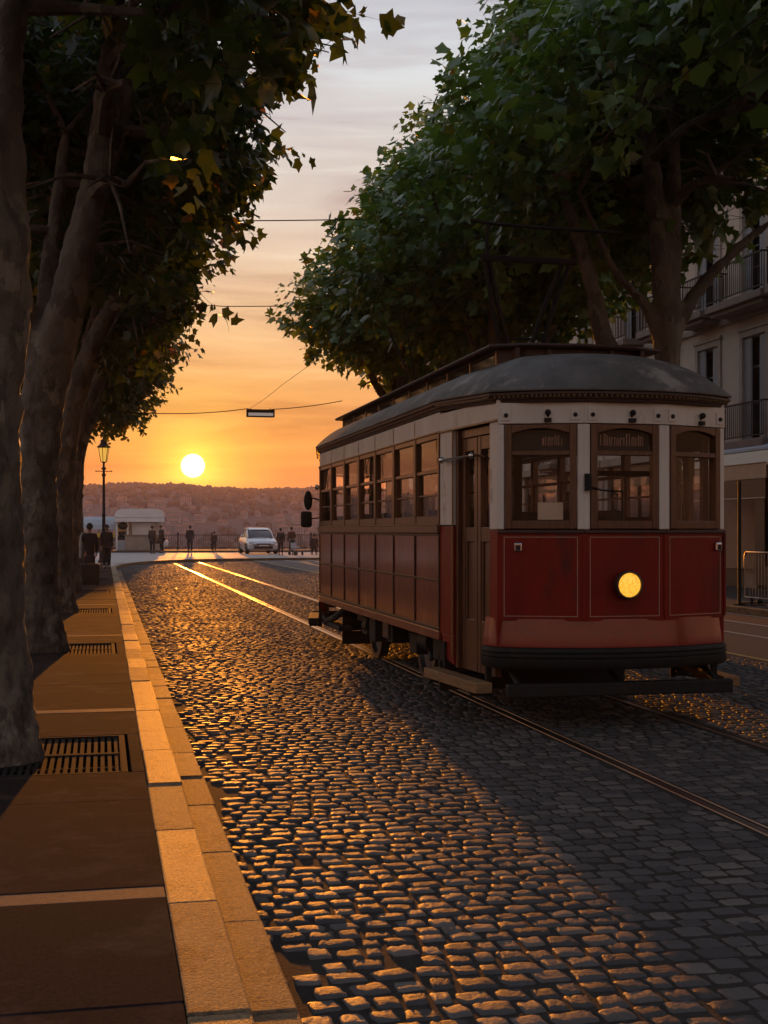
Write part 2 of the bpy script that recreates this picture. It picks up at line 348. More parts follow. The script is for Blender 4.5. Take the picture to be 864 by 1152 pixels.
# away from the sun the low band turns dusky pink
pk=N(nt,'ShaderNodeMapRange'); pk.inputs['From Min'].default_value=.9999; pk.inputs['From Max'].default_value=.965; pk.inputs['To Min'].default_value=0; pk.inputs['To Max'].default_value=.6; L(dt.outputs['Value'],pk.inputs['Value'])
lowm=N(nt,'ShaderNodeMapRange'); lowm.inputs['From Min'].default_value=.16; lowm.inputs['From Max'].default_value=.04; L(sx.outputs['Z'],lowm.inputs['Value'])
pm=N(nt,'ShaderNodeMath',operation='MULTIPLY'); L(pk.outputs[0],pm.inputs[0]); L(lowm.outputs[0],pm.inputs[1])
m2=N(nt,'ShaderNodeMix',data_type='RGBA'); L(pm.outputs[0],m2.inputs['Factor']); L(m1.outputs[2],m2.inputs[6]); m2.inputs[7].default_value=(.60,.30,.17,1)
# clouds: brighter and greyer streaks
cr=ramp(nt,[(.36,(.74,.67,.70)),(.46,(.94,.92,.93)),(.56,(1.04,1.04,1.02)),(.66,(1.20,1.26,1.24))]); L(cn.outputs['Fac'],cr.inputs['Fac'])
m3=N(nt,'ShaderNodeMix',data_type='RGBA',blend_type='MULTIPLY'); m3.inputs['Factor'].default_value=1; L(m2.outputs[2],m3.inputs[6]); L(cr.outputs['Color'],m3.inputs[7])
# glow round the sun + the disc
an=N(nt,'ShaderNodeMath',operation='ARCCOSINE'); L(dt.outputs['Value'],an.inputs[0])
gl=ramp(nt,[(0,(.8,.9,.10)),(.012/.2,(.6,.65,.05)),(.022/.2,(.42,.42,.03)),(.040/.2,(.25,.20,.012)),(.07/.2,(.10,.07,.004)),(.12/.2,(.03,.02,0)),(1,(0,0,0))]); gd=N(nt,'ShaderNodeMath',operation='DIVIDE'); gd.inputs[1].default_value=.2
gn=N(nt,'ShaderNodeMath',operation='MULTIPLY_ADD'); gn.inputs[1].default_value=-.03; gn.inputs[2].default_value=.015; L(cn.outputs['Fac'],gn.inputs[0])
ga=N(nt,'ShaderNodeMath',operation='ADD'); L(an.outputs[0],ga.inputs[0]); L(gn.outputs[0],ga.inputs[1]); L(ga.outputs[0],gd.inputs[0]); L(gd.outputs[0],gl.inputs['Fac'])
m4=N(nt,'ShaderNodeMix',data_type='RGBA',blend_type='ADD'); m4.inputs['Factor'].default_value=1; L(m3.outputs[2],m4.inputs[6]); L(gl.outputs['Color'],m4.inputs[7])
dk=N(nt,'ShaderNodeMapRange'); dk.inputs['From Min'].default_value=.0094; dk.inputs['From Max'].default_value=.0068; L(an.outputs[0],dk.inputs['Value'])
m5=N(nt,'ShaderNodeMix',data_type='RGBA'); L(dk.outputs[0],m5.inputs['Factor']); L(m4.outputs[2],m5.inputs[6]); m5.inputs[7].default_value=(9,7.5,4.5,1)
# below the horizon: dull ground colour
hz=N(nt,'ShaderNodeMapRange'); hz.inputs['From Min'].default_value=-.02; hz.inputs['From Max'].default_value=0; L(sx.outputs['Z'],hz.inputs['Value'])
m6=N(nt,'ShaderNodeMix',data_type='RGBA'); L(hz.outputs[0],m6.inputs['Factor']); m6.inputs[6].default_value=(.06,.04,.03,1); L(m5.outputs[2],m6.inputs[7])
bg2=N(nt,'ShaderNodeBackground'); L(m6.outputs[2],bg2.inputs[0]); bg2.inputs[1].default_value=1
ad=N(nt,'ShaderNodeAddShader'); L(bg.outputs[0],ad.inputs[0]); L(bg2.outputs[0],ad.inputs[1]); L(ad.outputs[0],wo.inputs[0])
sc.view_settings.view_transform='Standard'; sc.view_settings.look='None'; sc.view_settings.exposure=0; sc.view_settings.gamma=1; sc.view_settings.use_curve_mapping=False
cy=sc.cycles
cy.use_denoising=True; cy.denoiser='OPENIMAGEDENOISE'; cy.max_bounces=7; cy.diffuse_bounces=3; cy.glossy_bounces=3; cy.transmission_bounces=3; cy.transparent_max_bounces=16; cy.volume_bounces=0
cy.caustics_reflective=False; cy.caustics_refractive=False; cy.sample_clamp_indirect=4; cy.use_adaptive_sampling=True; cy.adaptive_threshold=.012

# ------------------------------------------------------------------ terrain, hill, haze
def noise2(x,y,seed=0):
    r=np.random.default_rng(seed); v=0
    for k in range(6):
        f=.003*1.9**k; a=r.uniform(0,6.28); b=r.uniform(0,6.28,2)
        v=v+np.sin((x*np.cos(a)+y*np.sin(a))*f+b[0])*np.cos((x*np.sin(a)-y*np.cos(a))*f*.8+b[1])/1.5**k
    return v
def terrain_h(x,y):
    x=np.asarray(x,float); y=np.asarray(y,float)
    st=lambda a,b,t: (lambda q: q*q*(3-2*q))(np.clip((t-a)/(b-a),0,1))
    z=-.30-38*st(98,480,y)
    ridge=81.5-.000012*(x-90)**2*1.0+2.6*np.sin(x*.011+1)+1.6*np.sin(x*.031)
    z=z+ridge*st(640,1420,y)-25*st(1500,2300,y)
    z=z+noise2(x,y,3)*2.0*st(300,700,y)
    return z
xs=np.concatenate([np.linspace(-900,-60,36),np.linspace(-50,420,95),np.linspace(435,900,24)])
ys=np.concatenate([np.array([-200,-60,-10,20,60,90,98]),np.linspace(106,600,45),np.linspace(612,1560,120),np.linspace(1600,2000,12)])
X,Y=np.meshgrid(xs,ys); Z=terrain_h(X,Y); nx,ny=len(xs),len(ys)
ii=np.arange(ny-1)[:,None]*nx+np.arange(nx-1)[None]; F=np.stack([ii,ii+1,ii+nx+1,ii+nx],-1).reshape(-1,4)
struct(link('hill_terrain', np_mesh('hill_terrain',np.stack([X,Y,Z],-1).reshape(-1,3),F,M['hill'],smooth=True)))
# far wood: tufted crowns along the ridge and over the slope, one mass
def far_wood():
    bm=bmesh.new(); bmesh.ops.create_icosphere(bm,subdivisions=1,radius=1); t=np.array([v.co for v in bm.verts]); f=np.array([[v.index for v in q.verts] for q in bm.faces]); bm.free()
    r=np.random.default_rng(5); n=5200
    x=r.uniform(-260,480,n); y=np.where(r.random(n)<.33, r.uniform(1370,1470,n), r.uniform(650,1400,n))
    keep=(noise2(x*2.2,y*2.2,8)>-.35)|(y>1370); x,y=x[keep],y[keep]; n=len(x)
    z=terrain_h(x,y); s=r.uniform(2.2,4.6,n)
    V=t[None]*(s[:,None,None]*np.stack([r.uniform(.8,1.3,n),r.uniform(.8,1.3,n),r.uniform(.7,1.25,n)],-1)[:,None])*r.uniform(.75,1.2,(n,len(t),1))
    V=V+np.stack([x,y,z+s*.4],-1)[:,None]
    F=(f[None]+(np.arange(n)*len(t))[:,None,None]).reshape(-1,3)
    o=link('far_wood',np_mesh('far_wood',V.reshape(-1,3),F,M['wood_far'])); o['kind']='stuff'; tag(o,'distant woodland covering the hazy hillside and its ridge','woodland')
far_wood()
def hillside_houses():
    base=[]
    for k,(a,b,h,rh) in enumerate([(11,8,6,2.6),(8,7,8,2.2),(15,9,9,2.4),(9,9,5,2.5)]):
        mb=MB(); mb.box(-a/2,a/2,-b/2,b/2,-4,h)
        mb.prism([(-a/2-.4,-b/2-.4,h),(-a/2-.4,b/2+.4,h),(-a/2-.4,0,h+rh)],(a+.8,0,0),1)
        for wx in np.arange(-a/2+1.5,a/2-1,2.6):
            for wz in np.arange(1.2,h-1.2,2.8): mb.box(wx,wx+1.1,-b/2-.06,-b/2+.1,wz,wz+1.5,2)
        base.append(mb.mesh('hillside_house',[M['housewall'],M['houseroof'],M['carglass']]))
    r=np.random.default_rng(21); n=0; pts=[]
    while n<150:
        y=r.uniform(560,1180); ratio=r.uniform(-.03,.175); x=y*ratio
        cl=math.sin(x*.021+2)+math.sin(y*.013+x*.006)+r.normal(0,.5)
        if cl<.35: continue
        if any(abs(x-p[0])<9 and abs(y-p[1])<12 for p in pts): continue
        pts.append((x,y)); o=bpy.data.objects.new('hillside_house',base[n%4]); COL.objects.link(o)
        o.location=(x,y,float(terrain_h(x,y))); o.scale=(.6*r.uniform(.8,1.2),.6,.6*r.uniform(.8,1.2)); o.rotation_euler.z=r.uniform(-.7,.7)
        tag(o,'small pale house among others on the hazy hillside','house','pale houses scattered on the far hillside'); n+=1
hillside_houses()
def haze():
    mb=MB(); mb.box(-950,950,-250,2050,-42.5,72)
    m=bpy.data.materials.new('haze_air'); m.use_nodes=True; nt=m.node_tree; nt.nodes.clear()
    o=N(nt,'ShaderNodeOutputMaterial'); v=N(nt,'ShaderNodeVolumePrincipled'); v.inputs['Density'].default_value=.00018; v.inputs['Anisotropy'].default_value=.42; v.inputs['Color'].default_value=(.85,.74,1.0,1)
    nt.links.new(v.outputs[0],o.inputs['Volume'])
    ob=mb.build('haze',m); ob['kind']='stuff'; ob['label']='thin sunset haze over the valley and hill'; ob['category']='haze'
haze()

# ------------------------------------------------------------------ road
X0,X1=.42,8.16          # cobbled carriageway
RAIL=(3.565,4.94)
def road():
    mb=MB(); mb.box(.2,8.3,-6,72.5,-.12,-.006); o=mb.build('road_bed',M['grout']); struct(o)
    r=np.random.default_rng(3); V=[];F=[];T=[];nv=0
    tmpl={}
    for key,(a,b) in {'n':(9,7),'m':(6,5),'f':(5,4)}.items():
        u,v=np.meshgrid(np.linspace(-1,1,a),np.linspace(-1,1,b)); u=u.ravel();v=v.ravel()
        # push samples to the rim so the flat top and the rounded edge both show
        uu=np.sign(u)*np.abs(u)**.6; vv=np.sign(v)*np.abs(v)**.6
        q=np.arange(b-1)[:,None]*a+np.arange(a-1)[None]; f=np.stack([q,q+1,q+a+1,q+a],-1).reshape(-1,4)
        tmpl[key]=(uu,vv,f)
    y=1.8; groups={k:[] for k in tmpl}; row=0
    while y<71.5:
        p=r.uniform(.108,.138); yc=y+p/2; y+=p; row+=1
        x=X0+(r.uniform(0,.12))
        end=X1
        # the crossing kerb curves in from the left at the top of the street
        if yc>56: x=max(x, .45+((yc-56)/12.5)**2.2*4.2 if yc<70.0 else 5.5+(yc-70)*4)
        while x<end-.06:
            wd=r.choice([r.uniform(.08,.11),r.uniform(.108,.15),r.uniform(.14,.185)],p=[.25,.55,.2])
            x2=min(x+wd,end)
            hit=[R_ for R_ in RAIL if x<R_+.075 and x2>R_-.075]
            if hit:
                if hit[0]-.075-x>.05: x2=hit[0]-.075
                else: x=hit[0]+.075; continue
            if end-x2<.07: x2=end
            xc=(x+x2)/2; hw=(x2-x)/2; x=x2
            if xc<.66+.09*math.sin(yc*1.7)+.05*math.sin(yc*4.1) and not (r.random()<.3): continue     # broken left edge along the gutter
            if xc<1.2 and r.random()<.035: continue
            k='n' if yc<9 else ('m' if yc<22 else 'f')
            wear=1.5 if xc<1.3 else (1 if xc<3.0 else .5); gap=1.8 if xc<1.3 else (1.2 if xc<3 else .8)
            groups[k].append((xc,yc+.02*math.sin(xc*1.3+row*.05)+.012*r.normal(),hw-r.uniform(.001,.0035)*gap,p/2-r.uniform(.001,.0035)*gap,r.normal(0,.0013)*wear,r.normal(0,.012)*wear,r.normal(-.022,.016)*wear,r.normal(0,.05)*wear,r.random()))
    for k,g in groups.items():
        g=np.array(g); uu,vv,f=tmpl[k]; n=len(g); m=len(uu)
        U=np.repeat(uu[None],n,0); W=np.repeat(vv[None],n,0)
        # irregular outline
        ph=r.uniform(0,6.28,(n,4)); ang=np.arctan2(W,U)
        rad=1+.03*np.sin(2*ang+ph[:,:1])+.035*np.sin(3*ang+ph[:,1:2])+.03*np.sin(5*ang+ph[:,2:3])+.02*np.sin(7*ang+ph[:,3:4])
        rr=np.maximum(np.abs(U),np.abs(W)); corner=1-.06*(np.abs(U)*np.abs(W))**4
        px=U*g[:,2:3]*rad*corner; py=W*g[:,3:4]*rad*corner
        dome=np.sqrt(np.clip((1-np.abs(U)**10)*(1-np.abs(W)**9),0,1))
        z=-.040+.050*dome**.8 - .0010*(U**2+W**2)
        z=z+r.normal(0,.0015,(n,m))*(dome>.2)
        z=z+g[:,4:5]+g[:,5:6]*px*1.0+g[:,6:7]*py
        c,s=np.cos(g[:,7:8]),np.sin(g[:,7:8])
        Xq=g[:,0:1]+c*px-s*py; Yq=g[:,1:2]+s*px+c*py
        z=z-.008
        V.append(np.stack([Xq,Yq,z],-1).reshape(-1,3)); F.append((f[None]+(np.arange(n)*m)[:,None,None]).reshape(-1,4)+nv); T.append(np.repeat(g[:,8],m)); nv+=n*m
    o=link('cobbled_road',np_mesh('cobbled_road',np.vstack(V),np.vstack(F),M['cobble'],{'tint':np.concatenate(T)},smooth=True)); struct(o)
    # asphalt carriageway on the right with its lines, and the red lane by the kerb
    mb=MB(); mb.box(8.165,11.2,-6,78,-.12,-.004); struct(mb.build('asphalt_road',M['asphalt']))
    mb=MB(); mb.box(11.203,12.4,-6,78,-.12,-.003); struct(mb.build('red_lane',M['redlane']))
    for x,wd,m in ((8.25,.10,'lineyellow'),(9.97,.10,'linewhite'),(11.20,.10,'linewhite'),(12.28,.07,'linewhite')):
        mb=MB(); mb.box(x-wd/2,x+wd/2,-6,77.5,.0005,.003); struct(mb.build('road_line',M[m]))
    # tram rails: running head, groove, guard lip
    for x,l in zip(RAIL,('tram rail nearest the pavement with the trees, glinting in the setting sun','second tram rail, on the asphalt road side of the tram')):
        mb=MB(); mb.box(x-.05,x+.01,-6,78,-.1,.004,0); mb.box(x+.012,x+.046,-6,78,-.1,-.03,1); mb.box(x+.048,x+.066,-6,78,-.1,.001,0)
        tag(mb.build('tram_rail',[M['rail'],M['groove']],bevel=.004),l,'rail','grooved tram rails in the cobbles')
road()

# ------------------------------------------------------------------ left pavement, kerbs
TREES_L=[9.15,17.25,25.35,33.4,41.5,49.6]
TX=-.80
def kx(y): return .25+.002*y
def pavement():
    r=random.Random(4)
    base=MB(); base.box(-9,kx(0)-.01,-6,62,-.15,.03); struct(base.build('pavement_bed',M['earth']))
    slabs=MB(); g=.006
    def row(y0,y1,mi=0,xr=None):
        for a,b in (xr or [(-9,kx((y0+y1)/2)+.002)]):
            if a==-9:
                # long slabs broken into a few lengths
                cuts=[-9,-5.6+r.uniform(-.3,.3),-2.6+r.uniform(-.2,.2),b] if mi==0 else [-9,b]
                for p,q in zip(cuts,cuts[1:]): slabs.box(p+g/2,q-g/2,y0+g/2,y1-g/2,.02,.12+r.uniform(-.0015,.0015),mi)
            else: slabs.box(a+g/2,b-g/2,y0+g/2,y1-g/2,.02,.12,mi)
    y=-6.0; pits=[(t-.78,t+.78) for t in TREES_L]
    ys=[]
    def fill(a,b):
        span=b-a; 
        if span<=0: return
        cur=a
        k=0
        while cur<b-.05:
            st=[1.25,.2,1.85,.8,1.3][k%5]; mi=1 if k%5==1 else 0
            e=min(cur+st,b)
            if b-e<.3: e=b
            row(cur,e,mi); cur=e; k+=1
    prev=-6.0+.2
    fill(-6,4.25-0); fill(4.25,5.48); row(5.48,5.66,1); row(5.66,7.5); row(7.5,pits[0][0])
    for i,(a,b) in enumerate(pits):
        row(a,b,0,[(-9,TX-.98),(TX+.98,kx(a)+.002)])
        nxt=pits[i+1][0] if i+1<len(pits) else 62
        fill(b,nxt)
    o=slabs.build('pavement',[M['slab'],M['band']],bevel=.004); struct(o)
    # kerb stones: upper granite row and the lower gutter row
    for nm,off,wd,zt in (('kerb',0,.205,.125),('gutter_kerb',.209,.165,.062)):
        mb=MB(); y=-6
        while y<53:
            l=r.uniform(.95,1.35) if nm=='kerb' else r.uniform(.7,1.25); e=min(y+l,53.2)
            x0=kx(y)+off; dz=r.uniform(-.004,.004); j=r.uniform(-.004,.004)
            pts=[(x0+j,y+.004,-.12),(x0+wd+j,y+.004,-.12),(x0+wd+j+.002*l,e-.004,-.12),(x0+j+.002*l,e-.004,-.12)]
            mb.prism(pts,(0,0,zt+.12+dz),1 if r.random()<.4 else 0); y=e
        # curves right into the crossing kerb at the top of the street
        if nm=='kerb':
            P=[(kx(53.2)+wd,53.2),(.62,57),(1.25,62),(2.6,66.5),(4.6,69.7),(7.2,71.2),(11,72.2),(15,72.8)]
            P=spline([(a,b,0,0) for a,b in P],36)[:,:2]
            for i in range(36):
                a=Vector((*P[i],0)); b=Vector((*P[i+1],0)); d=(b-a).normalized(); nrm=Vector((-d.y,d.x,0))*.22
                mb.prism([a-Vector((0,0,.12))+d*.004,b-Vector((0,0,.12))-d*.004,b+nrm-Vector((0,0,.12))-d*.004,a+nrm-Vector((0,0,.12))+d*.004],(0,0,.245))
            pl=[(kx(53.2)+wd-.21,53.25)]+[(P[i][0]-.14,P[i][1]+.16) for i in range(4,37)]
            global PLAZA_EDGE; PLAZA_EDGE=pl
        o=mb.build(nm,[M['kerb'],M['kerbworn']] if nm=='kerb' else [M['gutter'],M['kerbworn']],bevel=.009); struct(o)
    # smooth concrete crossing / overlook terrace at the top of the street
    mb=MB(); pl=[(-9,62.01),(.25,62.01)]+[p for p in PLAZA_EDGE if p[1]>62.3]+[(40,74.0),(40,97.8),(-40,97.8),(-40,62.01)]
    mb.prism([(a,b,-.15) for a,b in pl],(0,0,.268)); struct(mb.build('overlook_terrace',M['plaza']))
    mb=MB(); q=[(.3,53.3),(.3,62.0)]+[(p[0],p[1]) for p in PLAZA_EDGE[::-1] if 53.3<p[1]<61.9]
    mb.prism([(a,b,-.15) for a,b in q],(0,0,.266)); struct(mb.build('terrace_corner_paving',M['plaza']))
    # low kerb step in front of the railing and the stall
    mb=MB(); mb.box(-12,40,92.2,97.7,.119,.24); struct(mb.build('terrace_step',M['band'],bevel=.02))
pavement()
def grates():
    places=['in front of the nearest trunk','around the second trunk from the front','around the third trunk from the front','around the fourth trunk from the front','around the fifth trunk from the front','around the trunk next to the street lamp']
    proto=None
    for i,ty in enumerate(TREES_L):
        if proto is None:
            t=thing('tree_grate','x','grate',(TX,ty,0)); proto=t
            fr=MB(); gw=.96
            for a in (-gw,gw-.04): fr.box(a,a+.04,-.765,.765,.05,.118)
            for a in (-.765,.725): fr.box(-gw+.04,gw-.04,a,a+.04,.05,.118)
            fr.box(-gw+.04,gw-.04,-.03,.03,.06,.112)
            fr.build('grate_frame',M['castiron'],t,bevel=.004)
            br=MB(); x=-gw+.07
            while x<gw-.06:
                h=math.sqrt(max(0,.42**2-x*x))
                for a,b in (((-.725,-max(h,.03)),(max(h,.03),.725))): br.box(x-.013,x+.013,a,b,.062,.108)
                x+=.047
            for yy in (-.5,.5): br.box(-gw+.04,gw-.04,yy-.012,yy+.012,.064,.104)
            ring=[(.42*math.cos(2*math.pi*k/40),.42*math.sin(2*math.pi*k/40),.088) for k in range(41)]
            br.tube(ring,.02,6,caps=False); br.build('grate_bars',M['castiron'],t)
            soil=MB(); soil.box(-.97,.97,-.76,.76,.032,.05); soil.build('soil',M['earth'],t)
        else: t=copy_tree(proto); t.location=(TX,ty,0)
        t['label']='square iron tree grate set in the pavement '+places[i]; t['group']='tree grates set in the pavement'
grates()

# ------------------------------------------------------------------ trees
LEAF=np.array([(0,.45,.02),(0,0,0),(.34,.02,0),(.40,.30,0),(.66,.58,0),(.29,.66,0),(.0,1.08,0),(-.27,.70,0),(-.60,.62,0),(-.38,.28,0),(-.38,.04,0)])
LEAF[:,2]-=.28*np.abs(LEAF[:,0])**1.5+.16*LEAF[:,1]**2
LEAF_F=np.array([(0,k,k+1 if k<10 else 1) for k in range(1,11)])
def unit(a): return a/np.maximum(np.linalg.norm(a,axis=-1,keepdims=True),1e-9)
def crown_mesh(name, lobes, n_twig, k, size, seed, m, zmin=None, top=1.0):
    r=np.random.default_rng(seed); lob=np.array(lobes,float)     # cx cy cz rx ry rz
    wgt=(lob[:,3]*lob[:,4]+lob[:,4]*lob[:,5]); wgt/=wgt.sum()
    li=r.choice(len(lob),n_twig,p=wgt); c=lob[li,:3]; rad=lob[li,3:]
    d=unit(r.normal(size=(n_twig,3)))
    q=np.where(r.random(n_twig)<.8, .62+.40*r.random(n_twig)**.8, r.random(n_twig)**.5)
    p=c+rad*d*q[:,None]
    ax=unit(d*.75+np.array([0,0,.42])+r.normal(size=(n_twig,3))*.35)
    Lt=r.uniform(.3,.75,n_twig)
    if zmin is not None:
        keep=zmin(p,r.normal(0,.2,n_twig)); p,ax,Lt,d=p[keep],ax[keep],Lt[keep],d[keep]; n_twig=len(p)
    j=np.arange(k)
    tpos=(j+.6)/k
    base=p[:,None]+ax[:,None]*(Lt[:,None,None]*tpos[None,:,None])
    a1=unit(np.cross(ax,np.array([.3,.5,.8]))); a2=np.cross(ax,a1)
    ph=j[None]*2.4+r.uniform(0,6.28,(n_twig,1))+r.normal(0,.3,(n_twig,k))
    pr=a1[:,None]*np.cos(ph)[...,None]+a2[:,None]*np.sin(ph)[...,None]
    tip=unit(pr*.95+ax[:,None]*(.25+.6*tpos[None,:,None])+np.array([0,0,-.38])*r.random((n_twig,k,1))+r.normal(0,.15,(n_twig,k,3)))
    nr=unit(np.array([0,0,.85])+d[:,None]*.55+ax[:,None]*.3+r.normal(0,.38,(n_twig,k,3)))
    side=unit(np.cross(tip,nr)); nr=np.cross(side,tip)
    s=size*np.clip(r.lognormal(-.15,.3,(n_twig,k)),.4,1.35)*(1-.25*(tpos[None]-.5))
    st=base+tip*(.25*s[...,None])
    fu=r.uniform(.72,1.12,(n_twig,k,1)); fv=1+r.normal(0,.10,(n_twig,k,11)); fold=r.uniform(-.1,.75,(n_twig,k,1)); cu=r.uniform(-.05,.38,(n_twig,k,1))
    lu=LEAF[:,0]*fu*(1+r.normal(0,.13,(n_twig,k,11))); lv=LEAF[:,1]*fv; lw=-fold*np.abs(lu)**1.3-cu*lv**2
    V=st[...,None,:]+s[...,None,None]*(lu[...,None]*side[...,None,:]+lv[...,None]*tip[...,None,:]+lw[...,None]*nr[...,None,:])
    nl=n_twig*k; V=V.reshape(-1,3); F=(LEAF_F[None]+(np.arange(nl)*11)[:,None,None]).reshape(-1,3)
    tn=np.clip(r.normal(.42,.16,(n_twig,1))+r.normal(0,.14,(n_twig,k)),0,.9); old=r.random((n_twig,k))<.035; tn=np.where(old,r.uniform(.9,1,(n_twig,k)),tn)
    T=np.repeat(tn.reshape(-1),11)
    # twigs as thin three-sided stems
    tv=np.stack([p-ax*.25+a1*.006,p-ax*.25-a1*.003+a2*.005,p-ax*.25-a1*.003-a2*.005,p+ax*Lt[:,None]],1).reshape(-1,3)
    tf=(np.array([(0,1,3),(1,2,3),(2,0,3)])[None]+(np.arange(n_twig)*4)[:,None,None]).reshape(-1,3)+len(V)
    mi=np.concatenate([np.zeros(len(F)),np.ones(len(tf))])
    return np_mesh(name,np.vstack([V,tv]),np.vstack([F,tf]),[m,M['bark']],{'tint':np.concatenate([T,np.zeros(len(tv))])},mi=mi)
def remeshed(mb, voxel):
    me=mb.mesh('trunk',M['bark']); o=bpy.data.objects.new('tmp',me); COL.objects.link(o)
    rm=o.modifiers.new('r','REMESH'); rm.mode='VOXEL'; rm.voxel_size=voxel; rm.use_smooth_shade=True
    sm=o.modifiers.new('s','SMOOTH'); sm.factor=.6; sm.iterations=4
    tx=bpy.data.textures.get('bark_relief') or bpy.data.textures.new('bark_relief','CLOUDS'); tx.noise_scale=.16; tx.noise_depth=3
    dp=o.modifiers.new('d','DISPLACE'); dp.texture=tx; dp.strength=.075; dp.mid_level=.5; dp.texture_coords='LOCAL'
    dg=bpy.context.evaluated_depsgraph_get(); dg.update(); out=bpy.data.meshes.new_from_object(o.evaluated_get(dg))
    bpy.data.objects.remove(o); bpy.data.meshes.remove(me)
    if len(out.materials)==0: out.materials.append(M['bark'])
    return out
def tree(label, group, loc, limbs, lobes, n_twig, seed, leaf, size=.2, voxel=.045, zmin=None, k=8, flare=.36):
    r=random.Random(seed); t=thing('plane_tree',label,'tree',loc,0,group)
    thick=MB(); thin=MB(); ends=[]
    for li,pts in enumerate(limbs):
        S_=spline(pts,max(8,len(pts)*6)); ph=[r.uniform(0,6.28) for _ in range(4)]
        rad=[]
        for i,q in enumerate(S_):
            rr=q[3]*((.92 if seed==40 else .80) if loc[0]<0 else .78)
            if li==0 and q[2]<1.3: rr*=1+flare*(max(0,1-q[2]/1.3))**2.6
            rad.append(rr)
        n=18
        lump=lambda i,kk,ph=ph: 1+.035*math.sin(kk*5*6.283/n+ph[3]+i*.7)+.03*math.sin(i*2.1+kk*1.7+ph[0])+.06*math.sin(kk*2*6.283/n+ph[0]+i*.25)+.045*math.sin(kk*3*6.283/n+ph[1]-i*.4)+.03*math.sin(i*.9+ph[2])
        thick.tube([q[:3] for q in S_],rad,n,flat=lump)
        for q in S_[len(S_)//3:]: 
            if li>0 or q[2]>3: ends.append((Vector(q[:3]),q[3]))
    for (cx,cy,cz,rx,ry,rz) in lobes:
        c=Vector((cx,cy,cz)); best=min(ends,key=lambda e:(e[0]-c).length+ (2 if e[0].z>c.z+.3 else 0))
        a,ra=best; ln=(c-a).length
        mid=a.lerp(c,.5)+Vector((r.uniform(-.2,.2),r.uniform(-.2,.2),.08*ln))
        r0=min(ra*.6,.11)
        S_=spline([(*a,r0),(*mid,r0*.65),(*c,r0*.38)],8)
        thin.tube([q[:3] for q in S_],[q[3] for q in S_],7)
        for _ in range(5):
            d=Vector((r.gauss(0,1),r.gauss(0,1),r.gauss(.25,.8))).normalized(); e=c+Vector((d.x*rx,d.y*ry,d.z*rz))*.85
            s0=Vector(S_[r.randint(4,8)][:3]); m_=s0.lerp(e,.5)+Vector((0,0,.12))
            thin.tube([s0,m_,e],[r0*.36,r0*.24,.008],5)
    me=remeshed(thick,voxel)
    tr=link('trunk',me,t)
    thin.build('limbs',M['bark'],t,smooth=True)
    link('crown',crown_mesh('crown',lobes,n_twig,k,size,seed,leaf,zmin),t)
    return t
def lobes_in(seed, n, c, rad, rl, keep=lambda p: True):
    r=random.Random(seed); out=[]; tries=0
    while len(out)<n and tries<6000:
        tries+=1
        d=Vector((r.gauss(0,1),r.gauss(0,1),r.gauss(0,1))).normalized()*r.uniform(.35,1)**.5
        p=Vector((c[0]+d.x*rad[0],c[1]+d.y*rad[1],c[2]+d.z*rad[2]))
        if not keep(p): continue
        q=r.uniform(*rl)
        if any((p-Vector(o[:3])).length<.52*(q+o[3]) for o in out): continue
        out.append((p.x,p.y,p.z,q*r.uniform(.9,1.25),q*r.uniform(.9,1.25),q*r.uniform(.75,1.0)))
    return out
